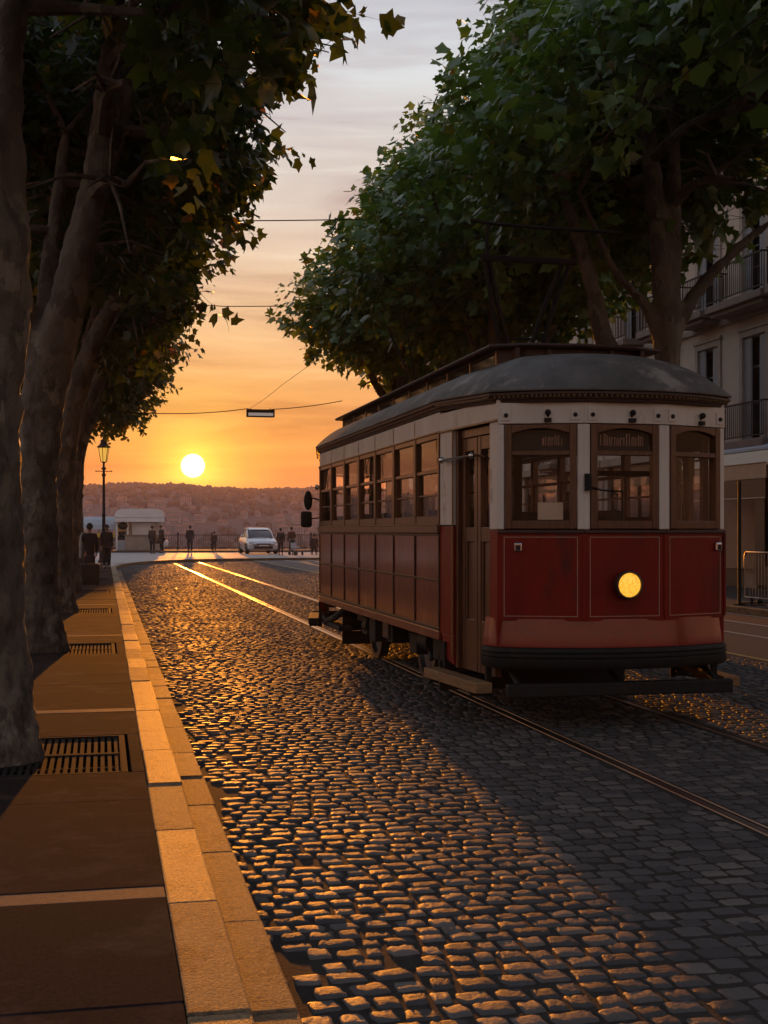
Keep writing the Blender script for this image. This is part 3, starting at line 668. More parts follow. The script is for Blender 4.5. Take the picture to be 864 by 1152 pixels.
# left row: trunks lean a little, the limbs reach over the street
LEFT=[
 # 1: thick trunk at the frame's edge with a burr, one limb rising on the left
 dict(limbs=[[(0,0,0,.34),(.02,0,1.2,.31),(-.02,0,2.6,.31),(-.02,0,3.35,.35),(-.10,0,4.1,.27),(-.22,0,5.6,.23),(-.35,.1,7.4,.17),(-.2,.2,9.4,.10)],
             [(.02,0,3.1,.24),(.14,.05,3.55,.20),(.12,.4,4.3,.15),(.15,1.0,5.7,.12),(.4,1.5,7.4,.08)],
             [(-.1,0,4.2,.2),(-.6,-.5,5.4,.15),(-1.3,-1.2,7.2,.09)],
             [(-.15,0,5.2,.18),(.7,-.2,6.0,.11),(1.7,-.2,6.5,.06)]],
      c=(.35,0,8.1), lean='plane tree with a burr on its thick trunk, standing in the nearest pavement grate'),
 dict(limbs=[[(0,0,0,.37),(-.03,0,1.4,.33),(.02,0,2.8,.32),(.12,0,3.7,.34),(.42,0,4.9,.27),(.78,0,6.6,.23),(.95,.1,8.6,.15),(1.0,.2,10,.08)],
             [(.62,0,5.7,.20),(1.0,.1,6.9,.16),(1.35,.2,8.4,.12),(1.6,.3,9.8,.07)],
             [(.1,0,3.5,.24),(-.25,.2,4.6,.2),(-.7,.5,6.4,.14),(-1.2,.6,8.2,.08)],
             [(.05,0,3.6,.2),(.1,.5,5,.15),(.3,1.4,7.2,.09)]],
      c=(.35,0,8.2), lean='plane tree with a heavy smooth forking limb, in the second grate along the pavement'),
 dict(limbs=[[(0,0,0,.36),(.0,0,1.6,.31),(.08,0,3.2,.30),(.3,0,4.3,.27),(.8,0,5.6,.20),(1.45,0,6.9,.17),(1.8,.1,8.3,.12),(1.95,.1,9.6,.07)],
             [(.05,0,3.2,.24),(-.15,.1,4.6,.19),(-.3,.3,6.6,.14),(-.5,.5,8.6,.08)],
             [(.3,0,4.3,.18),(.6,.6,5.6,.14),(1.0,1.3,7.4,.08)]],
      c=(.4,0,8.2), lean='plane tree with one long limb slanting towards the street, in the third pavement grate'),
 dict(limbs=[[(0,0,0,.32),(.0,0,1.6,.27),(.05,0,3.0,.25),(.36,0,4.6,.21),(.95,0,6.0,.17),(1.5,0,7.4,.12),(1.7,0,9,.07)],
             [(.08,0,2.8,.22),(-.1,.2,4.4,.17),(-.3,.4,6.6,.12),(-.4,.5,8.6,.07)],
             [(.3,0,3.8,.18),(.75,.6,5.2,.13),(1.0,1.2,7,.08)]],
      c=(.4,0,8.2), lean='plane tree bending over the kerb, in the fourth grate beside the black suitcase'),
 dict(limbs=[[(0,0,0,.30),(.0,0,1.6,.25),(.05,0,3.0,.22),(.2,0,4.6,.17),(.6,0,6.4,.13),(1.0,0,8.4,.08)],
             [(.02,0,2.6,.18),(-.1,.2,4.2,.14),(-.2,.4,6.6,.1)],[(.1,0,3.8,.14),(.7,.4,5.8,.1),(1.4,.6,7,.06)]],
      c=(.3,0,8.0), lean='slim forked plane tree second from the street lamp on the pavement'),
 dict(limbs=[[(0,0,0,.28),(-.05,0,1.8,.22),(-.08,0,3.2,.20),(-.0,0,4.8,.16),(.3,0,6.8,.11),(.6,0,8.4,.07)],
             [(-.08,0,2.9,.16),(-.3,.2,4.6,.12),(-.5,.4,6.8,.08)],[(.0,0,4.6,.12),(.5,.3,6.4,.09),(1.3,.5,7.2,.05)]],
      c=(.2,0,7.8), lean='slim plane tree on the pavement, next to the street lamp')]
for i,(ty,sp) in enumerate(zip(TREES_L,LEFT)):
    c=sp['c']
    low=(lambda p: p.z-.9>4.5-.15*abs(p.x)) 
    lb=lobes_in(100+i,34,c,(2.5,3.6,3.1),(.8,1.25),keep=lambda p,i=i: p.z>(5.3 if (p.x>1.0 or (p.y>.8 and i>0)) else 7.8))
    zm=lambda p,e,i=i: (p[:,2]>np.where((p[:,1]<[9,1.5,.9,.9,0,0][i])&(p[:,0]<[1.15,1.5,1.25,1.25,0,0][i])&(i<4),[7.6,8.2,6.8,5.8,5,5][i],4.7+.33*np.clip(p[:,0]-.6,0,3)+(.0 if i<3 else .55))+e)&(p[:,0]<(3.0 if i<2 else 2.6)+.10*(p[:,2]-6)+e*1.3)
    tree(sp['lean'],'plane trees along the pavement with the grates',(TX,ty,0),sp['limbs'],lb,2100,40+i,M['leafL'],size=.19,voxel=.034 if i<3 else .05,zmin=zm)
TREES_R=[16.4,8.4,24.4,32.4]
RIGHT=['tall plane tree behind the tram, its forked pale trunk showing above the tram roof',
 'plane tree beside the tram tracks of which only the overhanging crown shows',
 'plane tree whose crown rises behind the pantograph of the tram',
  'plane tree past the tram, its low crown nearest the hanging street light']
RL=[[[(0,0,0,.33),(0,0,2,.27),(.02,0,3.9,.25),(.02,0,4.6,.24),(-.12,0,5.8,.17),(-.3,0,7.4,.13),(-.4,.1,9,.08)],
     [(.02,0,4.5,.18),(.12,.05,5.6,.16),(.15,.1,7.2,.12),(.3,.2,9,.07)],
     [(.03,0,4.3,.16),(.5,0,5.0,.12),(1.1,0,5.6,.09),(1.9,.1,6.2,.05)],
     [(0,0,4.0,.14),(-.28,0,4.7,.1),(-.75,0,5.2,.08),(-1.3,-.1,6.2,.05)],
     [(-.02,0,2.9,.2),(-.45,.05,3.55,.19),(-.85,.1,4.3,.17),(-1.05,.2,5.2,.13),(-1.6,.3,7,.08)]]]
for i,ty in enumerate(TREES_R):
    r=random.Random(60+i)
    if i==0: limbs=RL[0]
    else:
        limbs=[[(0,0,0,.33),(.04,0,2,.27),(r.uniform(-.1,.1),0,3.7,.25),(r.uniform(-.2,.2),.1,5.6,.19),(r.uniform(-.3,.3),.2,7.6,.13),(0,.1,9.6,.07)]]
        for kk in range(4):
            a=kk*1.57+r.uniform(-.4,.4); z0=r.uniform(3.3,4.6); l=r.uniform(1.4,2.2)
            limbs.append([(0,0,z0,.17),(.35*l*math.cos(a),.35*l*math.sin(a),z0+1.0,.13),(.7*l*math.cos(a),.7*l*math.sin(a),z0+2.3,.1),(l*math.cos(a),l*math.sin(a),z0+3.8,.05)])
    tall=[.2,0,.4,.2][i]
    lb=lobes_in(200+i,34,(0,0,8.6+tall*.5),(2.5,3.2,3.2+tall*.5),(.85,1.35),keep=lambda p: p.z>6.0+.35*max(0,p.x) and p.x>-2.5+.74*max(0,p.z-6.5))
    zm=lambda p,e,i=i: (p[:,2]>np.where((np.abs(p[:,0]-.15)<1.5)&(p[:,1]<.3)&(i==0),7.4,5.35+.30*np.clip(p[:,0],0,3)-(.55 if i>1 else 0))+e)&(p[:,0]>-3.35-.2*np.sin(p[:,1]*1.3+i)+.74*np.clip(p[:,2]-6.8,0,9)+1.3*e)&(np.hypot(p[:,0],p[:,1])<4.2+e)
    tree(RIGHT[i],'plane trees between the tram tracks and the asphalt road',(7.5,ty,-.03),limbs,lb,2500,80+i,M['leafR'],size=.20,zmin=zm)

# ------------------------------------------------------------------ tram (local origin: track centre, mid-length, ground)
class Seg:
    """one straight piece of the body outline, walked counter-clockwise; n points outwards"""
    def __init__(s,p,q):
        s.p=Vector((*p,0)); d=Vector((*q,0))-s.p; s.L=d.length; s.d=d/s.L; s.n=Vector((s.d.y,-s.d.x,0))
    def pt(s,a,z,o=0): return s.p+s.d*a+s.n*o+Vector((0,0,z))
    def box(s,mb,a0,a1,z0,z1,o0,o1,mi=0):
        vs=[s.pt(a,z,o) for z in (z0,z1) for a,o in ((a0,o0),(a1,o0),(a1,o1),(a0,o1))]
        mb.add(vs,[(0,3,2,1),(4,5,6,7),(0,1,5,4),(1,2,6,5),(2,3,7,6),(3,0,4,7)],mi)
    def sheet(s,mb,a0,a1,z0,z1,o):
        mb.add([s.pt(a0,z0,o),s.pt(a1,z0,o),s.pt(a1,z1,o),s.pt(a0,z1,o)],[(0,1,2,3)])
    def poly(s,mb,az,o0,o1,mi=0):
        mb.prism([s.pt(a,z,o0) for a,z in az], s.n*(o1-o0), mi)
HW=1.15; HL=3.43
def end_segs(sg):
    pts=[(-HW,-HL),(-1.026,-4.85),(-.36,-5.1),(.36,-5.1),(1.026,-4.85),(HW,-HL)]
    if sg>0: pts=[(-x*(.87 if abs(x)<1.1 else 1),-y) for x,y in pts]     # the far platform tapers more
    return [Seg(a,b) for a,b in zip(pts,pts[1:])]
def offset_loop(pts,o):
    n=len(pts); out=[]
    for i in range(n):
        a,b,c=Vector(pts[i-1]),Vector(pts[i]),Vector(pts[(i+1)%n])
        d1=(b-a).normalized(); d2=(c-b).normalized(); n1=Vector((d1.y,-d1.x)); n2=Vector((d2.y,-d2.x))
        m=(n1+n2); m=m/max(m.dot(n1),.3); q=b+m*o; out.append((q.x,q.y))
    return out
def sweep(mb, pts, prof, mi=0, closed=True, dz=lambda x,y:0, close_prof=False):
    rings=[[(x,y,z+dz(x,y)) for x,y in (offset_loop(pts,o) if closed else open_offset(pts,o))] for o,z in prof]
    n=len(pts); vs=[p for r_ in rings for p in r_]; fs=[]
    m=len(prof)
    for j in range(m if close_prof else m-1):
        j2=(j+1)%m
        for i in range(n if closed else n-1):
            i2=(i+1)%n; fs.append((j*n+i,j*n+i2,j2*n+i2,j2*n+i))
    mb.add(vs,fs,mi)
    return rings
def open_offset(pts,o):
    out=[]
    for i in range(len(pts)):
        b=Vector(pts[i]); 
        if i==0: d=(Vector(pts[1])-b).normalized(); m=Vector((d.y,-d.x))
        elif i==len(pts)-1: d=(b-Vector(pts[-2])).normalized(); m=Vector((d.y,-d.x))
        else:
            d1=(b-Vector(pts[i-1])).normalized(); d2=(Vector(pts[i+1])-b).normalized(); n1=Vector((d1.y,-d1.x)); n2=Vector((d2.y,-d2.x)); m=(n1+n2); m=m/m.dot(n1)
        q=b+m*o; out.append((q.x,q.y))
    return out
def tram():
    T=thing('tram','red and cream vintage tram with one round yellow headlight, standing on the cobbled street','tram',(4.25,15.2,0))
    drop=lambda x,y: -.055*max(0,min(1,(abs(y)-HL)/1.2))
    front,rear=end_segs(-1),end_segs(1)
    sideL=Seg((-HW,HL),(-HW,-HL)); sideR=Seg((HW,-HL),(HW,HL))
    body=[(-HW,HL),(-HW,-HL),(-1.026,-4.85),(-.36,-5.1),(.36,-5.1),(1.026,-4.85),(HW,-HL),(HW,HL),(.893,4.85),(.313,5.1),(-.313,5.1),(-.893,4.85)]
    arc=[(-HW,HL),(-HW,1.2),(-HW,-1.2),(-HW,-HL)]
    A=[]
    for k in range(17):
        u=-1+2*k/16; A.append((1.04*u*(1-.0*abs(u)), -4.80-.36*(1-abs(u)**2.4)))
    arc+= A+[(HW,-HL),(HW,-1.2),(HW,1.2),(HW,HL)]+[(-x*.875,-y) for x,y in A]
    # ---- side walls: seven bays of panels and windows
    bays=7; bl=2*HL/bays
    for sd in (sideL,sideR):
        mb=MB(); sd.box(mb,0,sd.L,.71,1.62,-.06,0); mb.build('side_wall',M['redside'],T)
        tr=MB()
        for zz in (.71,1.165,1.60):
            sd.box(tr,0,sd.L,zz,zz+.022,.001,.016)
        for k in range(bays+1):
            a=min(max(k*bl-.011,0),sd.L-.022)
            sd.box(tr,a,a+.022,.735,1.163,.001,.014); sd.box(tr,a,a+.022,1.19,1.598,.001,.014)
        tr.build('side_moulding',M['brown'],T,bevel=.004)
        tr=MB(); sd.box(tr,0,sd.L,.735,.741,.001,.0175); sd.box(tr,0,sd.L,1.187,1.1905,.001,.0165); tr.build('gilt_line',M['gold'],T)
        sl=MB(); sd.box(sl,-.0,sd.L,.62,.707,-.05,.012); sl.build('sole_bar',M['redside'],T,bevel=.006)
        br=MB(); sd.box(br,0,sd.L,1.624,1.70,-.06,.03); br.build('belt_rail',M['wood'],T,bevel=.008)
        gl=MB(); sd.box(gl,0,sd.L,1.702,1.712,-.02,.034); gl.build('gilt_line',M['gold'],T)
        hd=MB(); sd.box(hd,0,sd.L,2.585,2.765,-.06,.004)
        hd.build('letterboard',M['cream'],T,bevel=.005)
        lb=MB()
        for k in range(1,bays): sd.box(lb,k*bl-.006,k*bl+.006,2.60,2.75,.005,.009)
        sd.box(lb,0,sd.L,2.572,2.584,.0,.02); lb.build('letterboard_moulding',M['gold'],T)
        for k in range(bays):
            a0,a1=k*bl,(k+1)*bl
            f=MB(); p=.05
            sd.box(f,a0+.002,a0+p,1.712,2.57,-.06,.012); sd.box(f,a1-p,a1-.002,1.712,2.57,-.06,.012)
            sd.box(f,a0+p,a1-p,1.712,1.79,-.055,.005); sd.box(f,a0+p,a1-p,2.52,2.57,-.055,.005)
            sd.box(f,a0+p,a1-p,2.20,2.235,-.05,.0)
            sd.box(f,a0+p,a0+p+.03,1.79,2.20,-.05,-.006); sd.box(f,a1-p-.03,a1-p,1.79,2.20,-.05,-.006); sd.box(f,a0+p+.03,a1-p-.03,1.98,2.0,-.045,-.012)
            wn=f.build('side_window',M['wood'],T,bevel=.004)
            g=MB(); sd.sheet(g,a0+p,a1-p,1.79,2.2,-.030); sd.sheet(g,a0+p,a1-p,2.235,2.52,-.020); g.build('pane',M['glass'],wn)
            st=MB(); sd.box(st,a0+p-.006,a0+p+.002,1.80,2.5,.002,.0145); st.build('gilt_bead',M['gold'],wn)
    # ---- platforms, both ends
    for segs,is_front in ((front,True),(rear,False)):
        for si in (0,4):
            s=segs[si]; fl=(lambda a: a) if si==0 else (lambda a: s.L-a)
            def bx(mb,a0,a1,*r_,mi=0):
                b0,b1=sorted((fl(a0),fl(a1))); s.box(mb,b0,b1,*r_,mi)
            po=MB(); bx(po,.0,.36,1.70,2.575,-.07,0); po.build('corner_post',M['cream'],T,bevel=.008); po=MB(); bx(po,1.24,1.42,1.66,2.575,-.07,0); po.build('corner_post',M['cream'],T,bevel=.008)
            lo=MB(); bx(lo,1.24,1.42,.69,1.655,-.07,0); lo.build('platform_corner_panel',M['red'],T,bevel=.006); lo=MB(); bx(lo,.0,.36,.69,1.69,-.07,0)
            # flared lower corner that comes down to the step
            q=[(fl(.02),.688),(fl(.36),.688),(fl(.36),.42),(fl(.16),.46)]
            s.poly(lo,q,-.07,-.005); lo.build('platform_corner_panel',M['red'],T,bevel=.006)
            hd=MB(); bx(hd,0,1.425,2.58,2.745,-.07,.003); hd.build('letterboard',M['cream'],T,bevel=.005)
            ed=MB(); bx(ed,0,1.425,2.565,2.578,-.02,.02); bx(ed,.345,.362,.5,2.56,.001,.01); ed.build('post_bead',M['gold'],T)
            # recessed folding door, two leaves
            dr=MB(); st=lambda a0,a1,z0,z1,o0,o1: bx(dr,a0,a1,z0,z1,o0,o1)
            st(.363,.42,.40,2.56,-.13,-.02)
            for a0,a1 in ((.425,.80),(.815,1.22)):
                st(a0,a0+.07,.40,2.48,-.12,-.06); st(a1-.07,a1,.40,2.48,-.12,-.06)
                for z0,z1 in ((.40,.86),(1.55,1.68),(2.36,2.48)): st(a0+.07,a1-.07,z0,z1,-.115,-.065)
                st(a0+.07,a0+.10,.86,1.55,-.11,-.07)
            st(.425,1.22,2.482,2.56,-.12,-.05)
            door=dr.build('door',M['wood'],T,bevel=.006)
            pn=MB()
            for a0,a1 in ((.425,.80),(.815,1.22)): bx(pn,a0+.10,a1-.07,.86,1.55,-.105,-.085)
            pn.build('door_panel',M['woodlight'] if si==0 and False else M['wood'],door)
            gp=MB()
            for a0,a1 in ((.425,.80),(.815,1.22)): s.sheet(gp,fl(a0+.07),fl(a1-.07),1.68,2.36,-.097)
            gp.build('door_pane',M['glass'],door)
            # chrome grab bar across the doorway
            gb=MB(); p0=s.pt(fl(.20),2.30,.05); p1=s.pt(fl(.98),2.30,.06)
            gb.tube([p0,p1],.012,8); gb.ball(p1,.03); gb.ball(p0,.032); gb.tube([s.pt(fl(.20),2.30,0),p0],.016,8); gb.tube([s.pt(fl(.98),2.30,-.06),p1],.012,8)
            gb.build('grab_bar',M['chrome'],T,smooth=True)
            # oak step board on iron hangers
            sb=MB(); bx(sb,.02,1.36,.285,.375,.02,.17); stp=sb.build('step_board',M['woodlight'] if is_front else M['rubber'],T,bevel=.008)
            for a in (.15,1.2): hg=MB(); bx(hg,a-.02,a+.02,.24,.62,-.03,.018); bx(hg,a-.02,a+.02,.25,.283,.018,.16); hg.build('step_hanger',M['iron'],stp)
        # three glazed facets
        for si in (1,2,3):
            s=segs[si]; L_=s.L; pw=.055
            for a in (0,L_-pw): po=MB(); s.box(po,a,a+pw,1.66,2.535,-.07,0); po.build('window_post',M['cream'],T,bevel=.008)
            hd=MB(); s.box(hd,0,L_,2.54,2.715,-.07,.006); hd.build('letterboard',M['cream'],T,bevel=.006)
            for a in (.03,L_-.11):
                pl=MB(); s.box(pl,a,a+.08,2.565,2.67,.007,.016); plo=pl.build('number_plate',M['cream'],T,bevel=.003)
                bl_=MB(); bl_.lathe([(.018,0),(.018,.012),(.008,.016)],10,mat=Matrix.Translation(s.pt(a+.04,2.61,.016))@s.n.to_track_quat('Z','Y').to_matrix().to_4x4())
                bl_.build('bolt_head',M['iron'],plo)
            f=MB(); a0,a1=pw+.004,L_-pw-.004; fw=.058
            s.box(f,a0,a0+fw,1.665,2.535,-.06,.012); s.box(f,a1-fw,a1,1.665,2.535,-.06,.012)
            s.box(f,a0+fw,a1-fw,1.665,1.735,-.06,.010); s.box(f,a0+fw,a1-fw,2.275,2.315,-.055,.008)
            top=[(a0+fw,2.534),(a1-fw,2.534)]+[(a1-fw-(a1-a0-2*fw)*k/10, 2.455+.045*(1-(2*k/10-1)**2)) for k in range(11)]
            s.poly(f,top,-.055,.010)
            wn=f.build('end_window',M['wood'],T,bevel=.005)
            g=MB(); s.sheet(g,a0+fw,a1-fw,1.735,2.275,-.030); s.sheet(g,a0+fw,a1-fw,2.315,2.49,-.026); g.build('pane',M['glass'],wn)
            if is_front and si<3:
                # pale lettering strokes on the dark board behind the top light, too worn to read
                bd=MB(); s.box(bd,a0+fw,a1-fw,2.318,2.49,-.075,-.060); bd.build('destination_board',M['dark'],wn)
                lt=MB(); rr=random.Random(si+3); a=a0+fw+.05+(.2 if si==1 else 0)
                while a<a1-fw-.06:
                    wd=rr.uniform(.012,.026); h=rr.uniform(.06,.10); s.box(lt,a,a+.007,2.36,2.36+h,-.0595,-.058)
                    if rr.random()<.6: s.box(lt,a+.007,a+wd,2.36+h-.009,2.36+h,-.0595,-.058)
                    if rr.random()<.5: s.box(lt,a+wd-.007,a+wd,2.36,2.36+h-.01,-.0595,-.058)
                    a+=wd+.009
                lt.build('worn_lettering',M['pin'],wn)
            # lower red panel with pinstripe frame
            rp=MB(); s.box(rp,0,L_,.90,1.655,-.07,0); rp.build('end_panel',M['red'],T)
            ps=MB(); i0,i1=.05,L_-.05; z0,z1=.935,1.60; wd=.007
            s.box(ps,i0,i0+wd,z0,z1,.001,.0035); s.box(ps,i1-wd,i1,z0,z1,.001,.0035); s.box(ps,i0+wd,i1-wd,z0,z0+wd,.001,.0035); s.box(ps,i0+wd,i1-wd,z1-wd,z1,.001,.0035)
            ps.build('pinstripe',M['pin'],T)
            br=MB(); s.box(br,0,L_,1.628,1.654,.002,.024); br.build('belt_rail',M['brown'],T,bevel=.006)
            # vertical moulding strip on the facet edge
            vm=MB(); s.box(vm,L_-.012,L_+.012,.92,1.626,.002,.012); vm.build('panel_moulding',M['red'],T,bevel=.004)
            # little lamp bracket on the letterboard
            if is_front:
                lm=MB(); c=s.pt(L_*.5+.06,2.63,.03); lm.ball(c,.026); lm.tube([s.pt(L_*.5+.06,2.60,0),c],.012,6); s.box(lm,L_*.5+.03,L_*.5+.09,2.55,2.585,.007,.03)
                lm.build('roof_lamp_bracket',M['iron'],T,smooth=True)
        # flared apron, bumper
        pts=[(x,y) for x,y in ([(-1.05,-4.60),(-1.026,-4.85),(-.36,-5.1),(.36,-5.1),(1.026,-4.85),(1.05,-4.60)])]
        if not is_front: pts=[(-x*.87,-y) for x,y in pts]
        dense=[]
        for a,b in zip(pts,pts[1:]):
            for k in range(4): dense.append((a[0]+(b[0]-a[0])*k/4,a[1]+(b[1]-a[1])*k/4))
        dense.append(pts[-1])
        for _ in range(2): dense=[dense[0]]+[((a[0]+2*b[0]+c[0])/4,(a[1]+2*b[1]+c[1])/4) for a,b,c in zip(dense,dense[1:],dense[2:])]+[dense[-1]]
        ap=MB(); sweep(ap,dense,[(-.05,.915),(.006,.915),(.009,.89),(.014,.84),(.022,.775),(.03,.70),(.03,.68),(-.05,.68)],closed=False,close_prof=True); ap.build('apron',M['apron'],T,smooth=True)
        bm_=MB(); sweep(bm_,dense,[(-.05,.675),(.034,.675),(.048,.655),(.05,.64),(.04,.632),(.05,.624),(.051,.60),(.04,.592),(.051,.584),(.05,.53),(.03,.50),(-.05,.49)],closed=False,close_prof=True); bm_.build('bumper',M['iron'],T,smooth=True)
        sg=-1 if is_front else 1
        # lifeguard board on brackets
        lf=MB(); lf.box(-1.0,1.0,sg*5.02-.05,sg*5.02+.05,.275,.385); lg=lf.build('lifeguard_board',M['iron'],T,bevel=.012)
        for x in (-.92,.0,.92):
            bk=MB(); bk.tube([(x*.9,sg*4.4,.54),(x*.96,sg*4.75,.46),(x*.96,sg*4.98,.37)],.026,6); bk.build('lifeguard_bracket',M['iron'],lg)
        bk=MB(); bk.tube([(.6,sg*4.7,.49),(.6,sg*4.9,.44),(.66,sg*4.96,.42)],.02,6); bk.build('coupling_hook',M['iron'],T)
        # platform floor and dash shelf
        fl_=MB(); fl_.prism([(x*.93,y*.975,.80) for x,y in body[1:7]] if is_front else [(-x*(.93 if abs(x)>1.1 else .81),-y*.975,.80) for x,y in body[1:7]],(0,0,.06)); fl_.build('platform_floor',M['seat'],T)
        ct=MB(); ct.lathe([(.06,.86),(.06,1.55),(.14,1.56),(.14,1.68),(.10,1.70)],16,mat=Matrix.Translation((-.12,sg*4.55,0))); ct.tube([(-.12,sg*4.55,1.70),(-.12,sg*4.55,1.75),(.04,sg*4.55,1.76)],.016,6); ct.build('controller',M['iron'],T,smooth=True)
        # bulkhead between saloon and platform
        bh=MB()
        for a,b in ((-1.08,-1.0),(-.42,-.34),(.34,.42),(1.0,1.08)): bh.box(a,b,sg*3.40-.025,sg*3.40+.025,.86,2.72)
        for a,b in ((-1.0,-.42),(.42,1.0)):
            bh.box(a,b,sg*3.40-.022,sg*3.40+.022,.86,1.72); bh.box(a,b,sg*3.40-.022,sg*3.40+.022,2.18,2.23); bh.box(a,b,sg*3.40-.022,sg*3.40+.022,2.48,2.72)
        bh.box(-.34,.34,sg*3.40-.022,sg*3.40+.022,2.42,2.72); bh.build('bulkhead',M['dark'],T)
    # ---- headlight, marker lamps, wiper (front)
    s=front[2]; q=s.n.to_track_quat('Z','Y').to_matrix().to_4x4()
    hl=MB(); hl.lathe([(.115,0),(.118,.03),(.122,.06),(.118,.085),(.102,.088),(.102,.06)],28,mat=Matrix.Translation(s.pt(s.L/2+.01,1.20,.002))@q); H=hl.build('headlight',M['brown'],T,smooth=True)
    le=MB(); le.lathe([(.101,.066),(.085,.082),(.055,.093),(.02,.098)],28,mat=Matrix.Translation(s.pt(s.L/2+.01,1.20,.002))@q); le.build('lens',M['headlight'],H,smooth=True)
    for s_,a in ((front[1],.17),(front[3],.62)):
        ml=MB(); s_.box(ml,a-.035,a+.035,1.475,1.55,.004,.03); m1_=ml.build('marker_lamp',M['chrome'],T,bevel=.012)
        mg=MB(); s_.box(mg,a-.022,a+.02,1.488,1.53,.0305,.034); mg.build('lamp_lens',M['carglass'],m1_)
    s=front[2]; wp=MB(); p=s.pt(.02,2.02,.03); wp.box(p.x-.02,p.x+.02,p.y-.03,p.y+.02,p.z-.04,p.z+.10); wp.tube([p,s.pt(.14,1.985,.03),s.pt(.33,1.975,.025)],.008,6); wp.tube([s.pt(.33,1.975,.02),s.pt(.33,1.76,.015)],.006,5); wp.build('wiper',M['iron'],T,smooth=True)
    # ---- cornice, dome roof, clerestory
    co=MB(); sweep(co,arc,[(-.08,2.772),(.010,2.772),(.016,2.79),(.032,2.798),(.036,2.815),(.058,2.83),(.058,2.85),(.04,2.858),(-.08,2.858)],dz=drop,close_prof=True); co.build('cornice',M['brown'],T)
    be=MB()
    n=len(arc)
    for i in range(n):
        a,b=Vector(arc[i-1]),Vector(arc[i]); Lg=(b-a).length; cnt=max(1,int(Lg/.034))
        if abs(a.x)>1.1 and abs(b.x)>1.1: continue
        d=(b-a).normalized(); nn=Vector((d.y,-d.x))
        if (a.y>0): continue
        for k in range(cnt):
            c=a+d*(k+.5)*Lg/cnt+nn*.044; be.ball((c.x,c.y,2.818+drop(c.x,c.y)),.0125,nu=6,nv=4)
    be.build('cornice_beading',M['gold'],T,smooth=True)
    rf=MB(); rings=[]
    prof=[(-.056,2.860,),(-.058,2.872)]
    for k in range(1,13):
        t=k/12; prof.append((-.058+ .60*t, 2.872+.325*(1-(1-t)**2.1)))
    for ins,z in prof:
        fx=1-ins/HW; fy=1-ins/5.15*1.15
        rings.append([(x*fx,y*fy,z+drop(x,y)*(1-max(0,ins)/.55)) for x,y in arc])
    n=len(arc)
    for j in range(len(rings)-1):
        rf.add(rings[j]+rings[j+1],[(i,(i+1)%n,n+(i+1)%n,n+i) for i in range(n)])
    rf.add(rings[-1],[tuple(range(n))]); rf.build('roof',M['roof'],T,smooth=True)
    ce=MB(); cl=[(-.72,3.9),(-.72,-3.9),(-.5,-4.02),(0,-4.07),(.5,-4.02),(.72,-3.9),(.72,3.9),(.5,4.02),(0,4.07),(-.5,4.02)]
    ce.prism([(x,y,3.10) for x,y in cl],(0,0,.20)); clr=ce.build('clerestory',M['brown'],T)
    for k in range(10):
        y=-3.85+k*.855
        for x in (-.735,.722): cm=MB(); cm.box(x,x+.013,y-.018,y+.018,3.12,3.298); cm.build('clerestory_mullion',M['gold'],clr)
    for k in range(-2,3): cm=MB(); cm.box(k*.3-.02,k*.3+.02,-4.09,-3.9,3.19,3.298); cm.build('clerestory_mullion',M['brown'],clr)
    for k in range(9):
        y=-3.85+k*.855
        for x in (-.727,.722): cg=MB(); cg.box(x,x+.005,y+.06,y+.80,3.16,3.28); cg.build('clerestory_pane',M['carglass'],clr)
    cr=MB(); sweep(cr,cl,[(-.3,3.302),(.10,3.302),(.115,3.318),(.10,3.338),(-.2,3.365)],close_prof=False); 
    cr.prism([(x*.72,y*.95,3.30) for x,y in cl],(0,0,.066)); cr.build('clerestory_roof',M['brown'],T)
    # ---- current collector: base, two arms, lower bow, stub and upper bar
    by=-2.55
    pb=MB(); pb.box(-.5,.5,by-.35,by+.35,3.41,3.45)
    for x in (-.42,.42):
        for y in (-.3,.3): pb.lathe([(.03,3.366),(.045,3.375),(.03,3.385),(.045,3.395),(.03,3.41)],10,mat=Matrix.Translation((x,by+y,0)))
    cb=pb.build('collector_base',M['iron'],T)
    ar=MB()
    for x0,x1 in ((-.26,-.46),(-.17,-.42),(.02,.38),(.14,.46)): ar.tube([(x0,by,3.45),((x0+x1)/2-.02,by-.02,3.95),(x1,by-.05,4.42)],.026,6)
    ar.tube([(-.3,by,3.6),(.12,by,3.62)],.012,6); ar.build('collector_arm',M['iron'],T,smooth=True)
    bw=MB(); bw.box(-.50,.52,by-.09,by-.03,4.38,4.44); bw.box(-.50,.52,by-.015,by+.02,4.425,4.455)
    bw.build('collector_bow',M['iron'],T,bevel=.008)
    ub=MB(); ub.tube([(-.44,by-.05,4.44),(-.44,by-.05,4.60),(-.42,by-.05,4.76)],.02,6); ub.tube([(-.58,by-.05,4.79),(-.4,by-.05,4.765),(.3,by-.05,4.745),(1.0,by-.05,4.74)],.02,6); ub.build('collector_horn',M['iron'],T,smooth=True)
    for (x,y,z),(a,b,c) in (((-.45,.3,3.36),(-.75,-.2,4.25)),((-.3,.9,3.36),(-.62,1.2,4.3)),((-.28,1.0,3.36),(-.64,1.2,4.3))): st=MB(); st.tube([(x,y,z),(a,b,c)],.010,5); st.build('trolley_rope',M['iron'],T)
    rv=MB()
    for y in (-1.0,.6,2.2): rv.box(-.25,.25,y-.3,y+.3,3.366,3.44)
    rv.build('roof_ventilator',M['roof'],T,bevel=.03)
    # ---- mirrors at the rear left corner
    mi=MB(); mi.tube([(-1.10,3.75,2.10),(-1.17,3.85,2.13),(-1.22,3.88,2.13)],.012,6); mm=mi.build('mirror_arm',M['iron'],T,smooth=True)
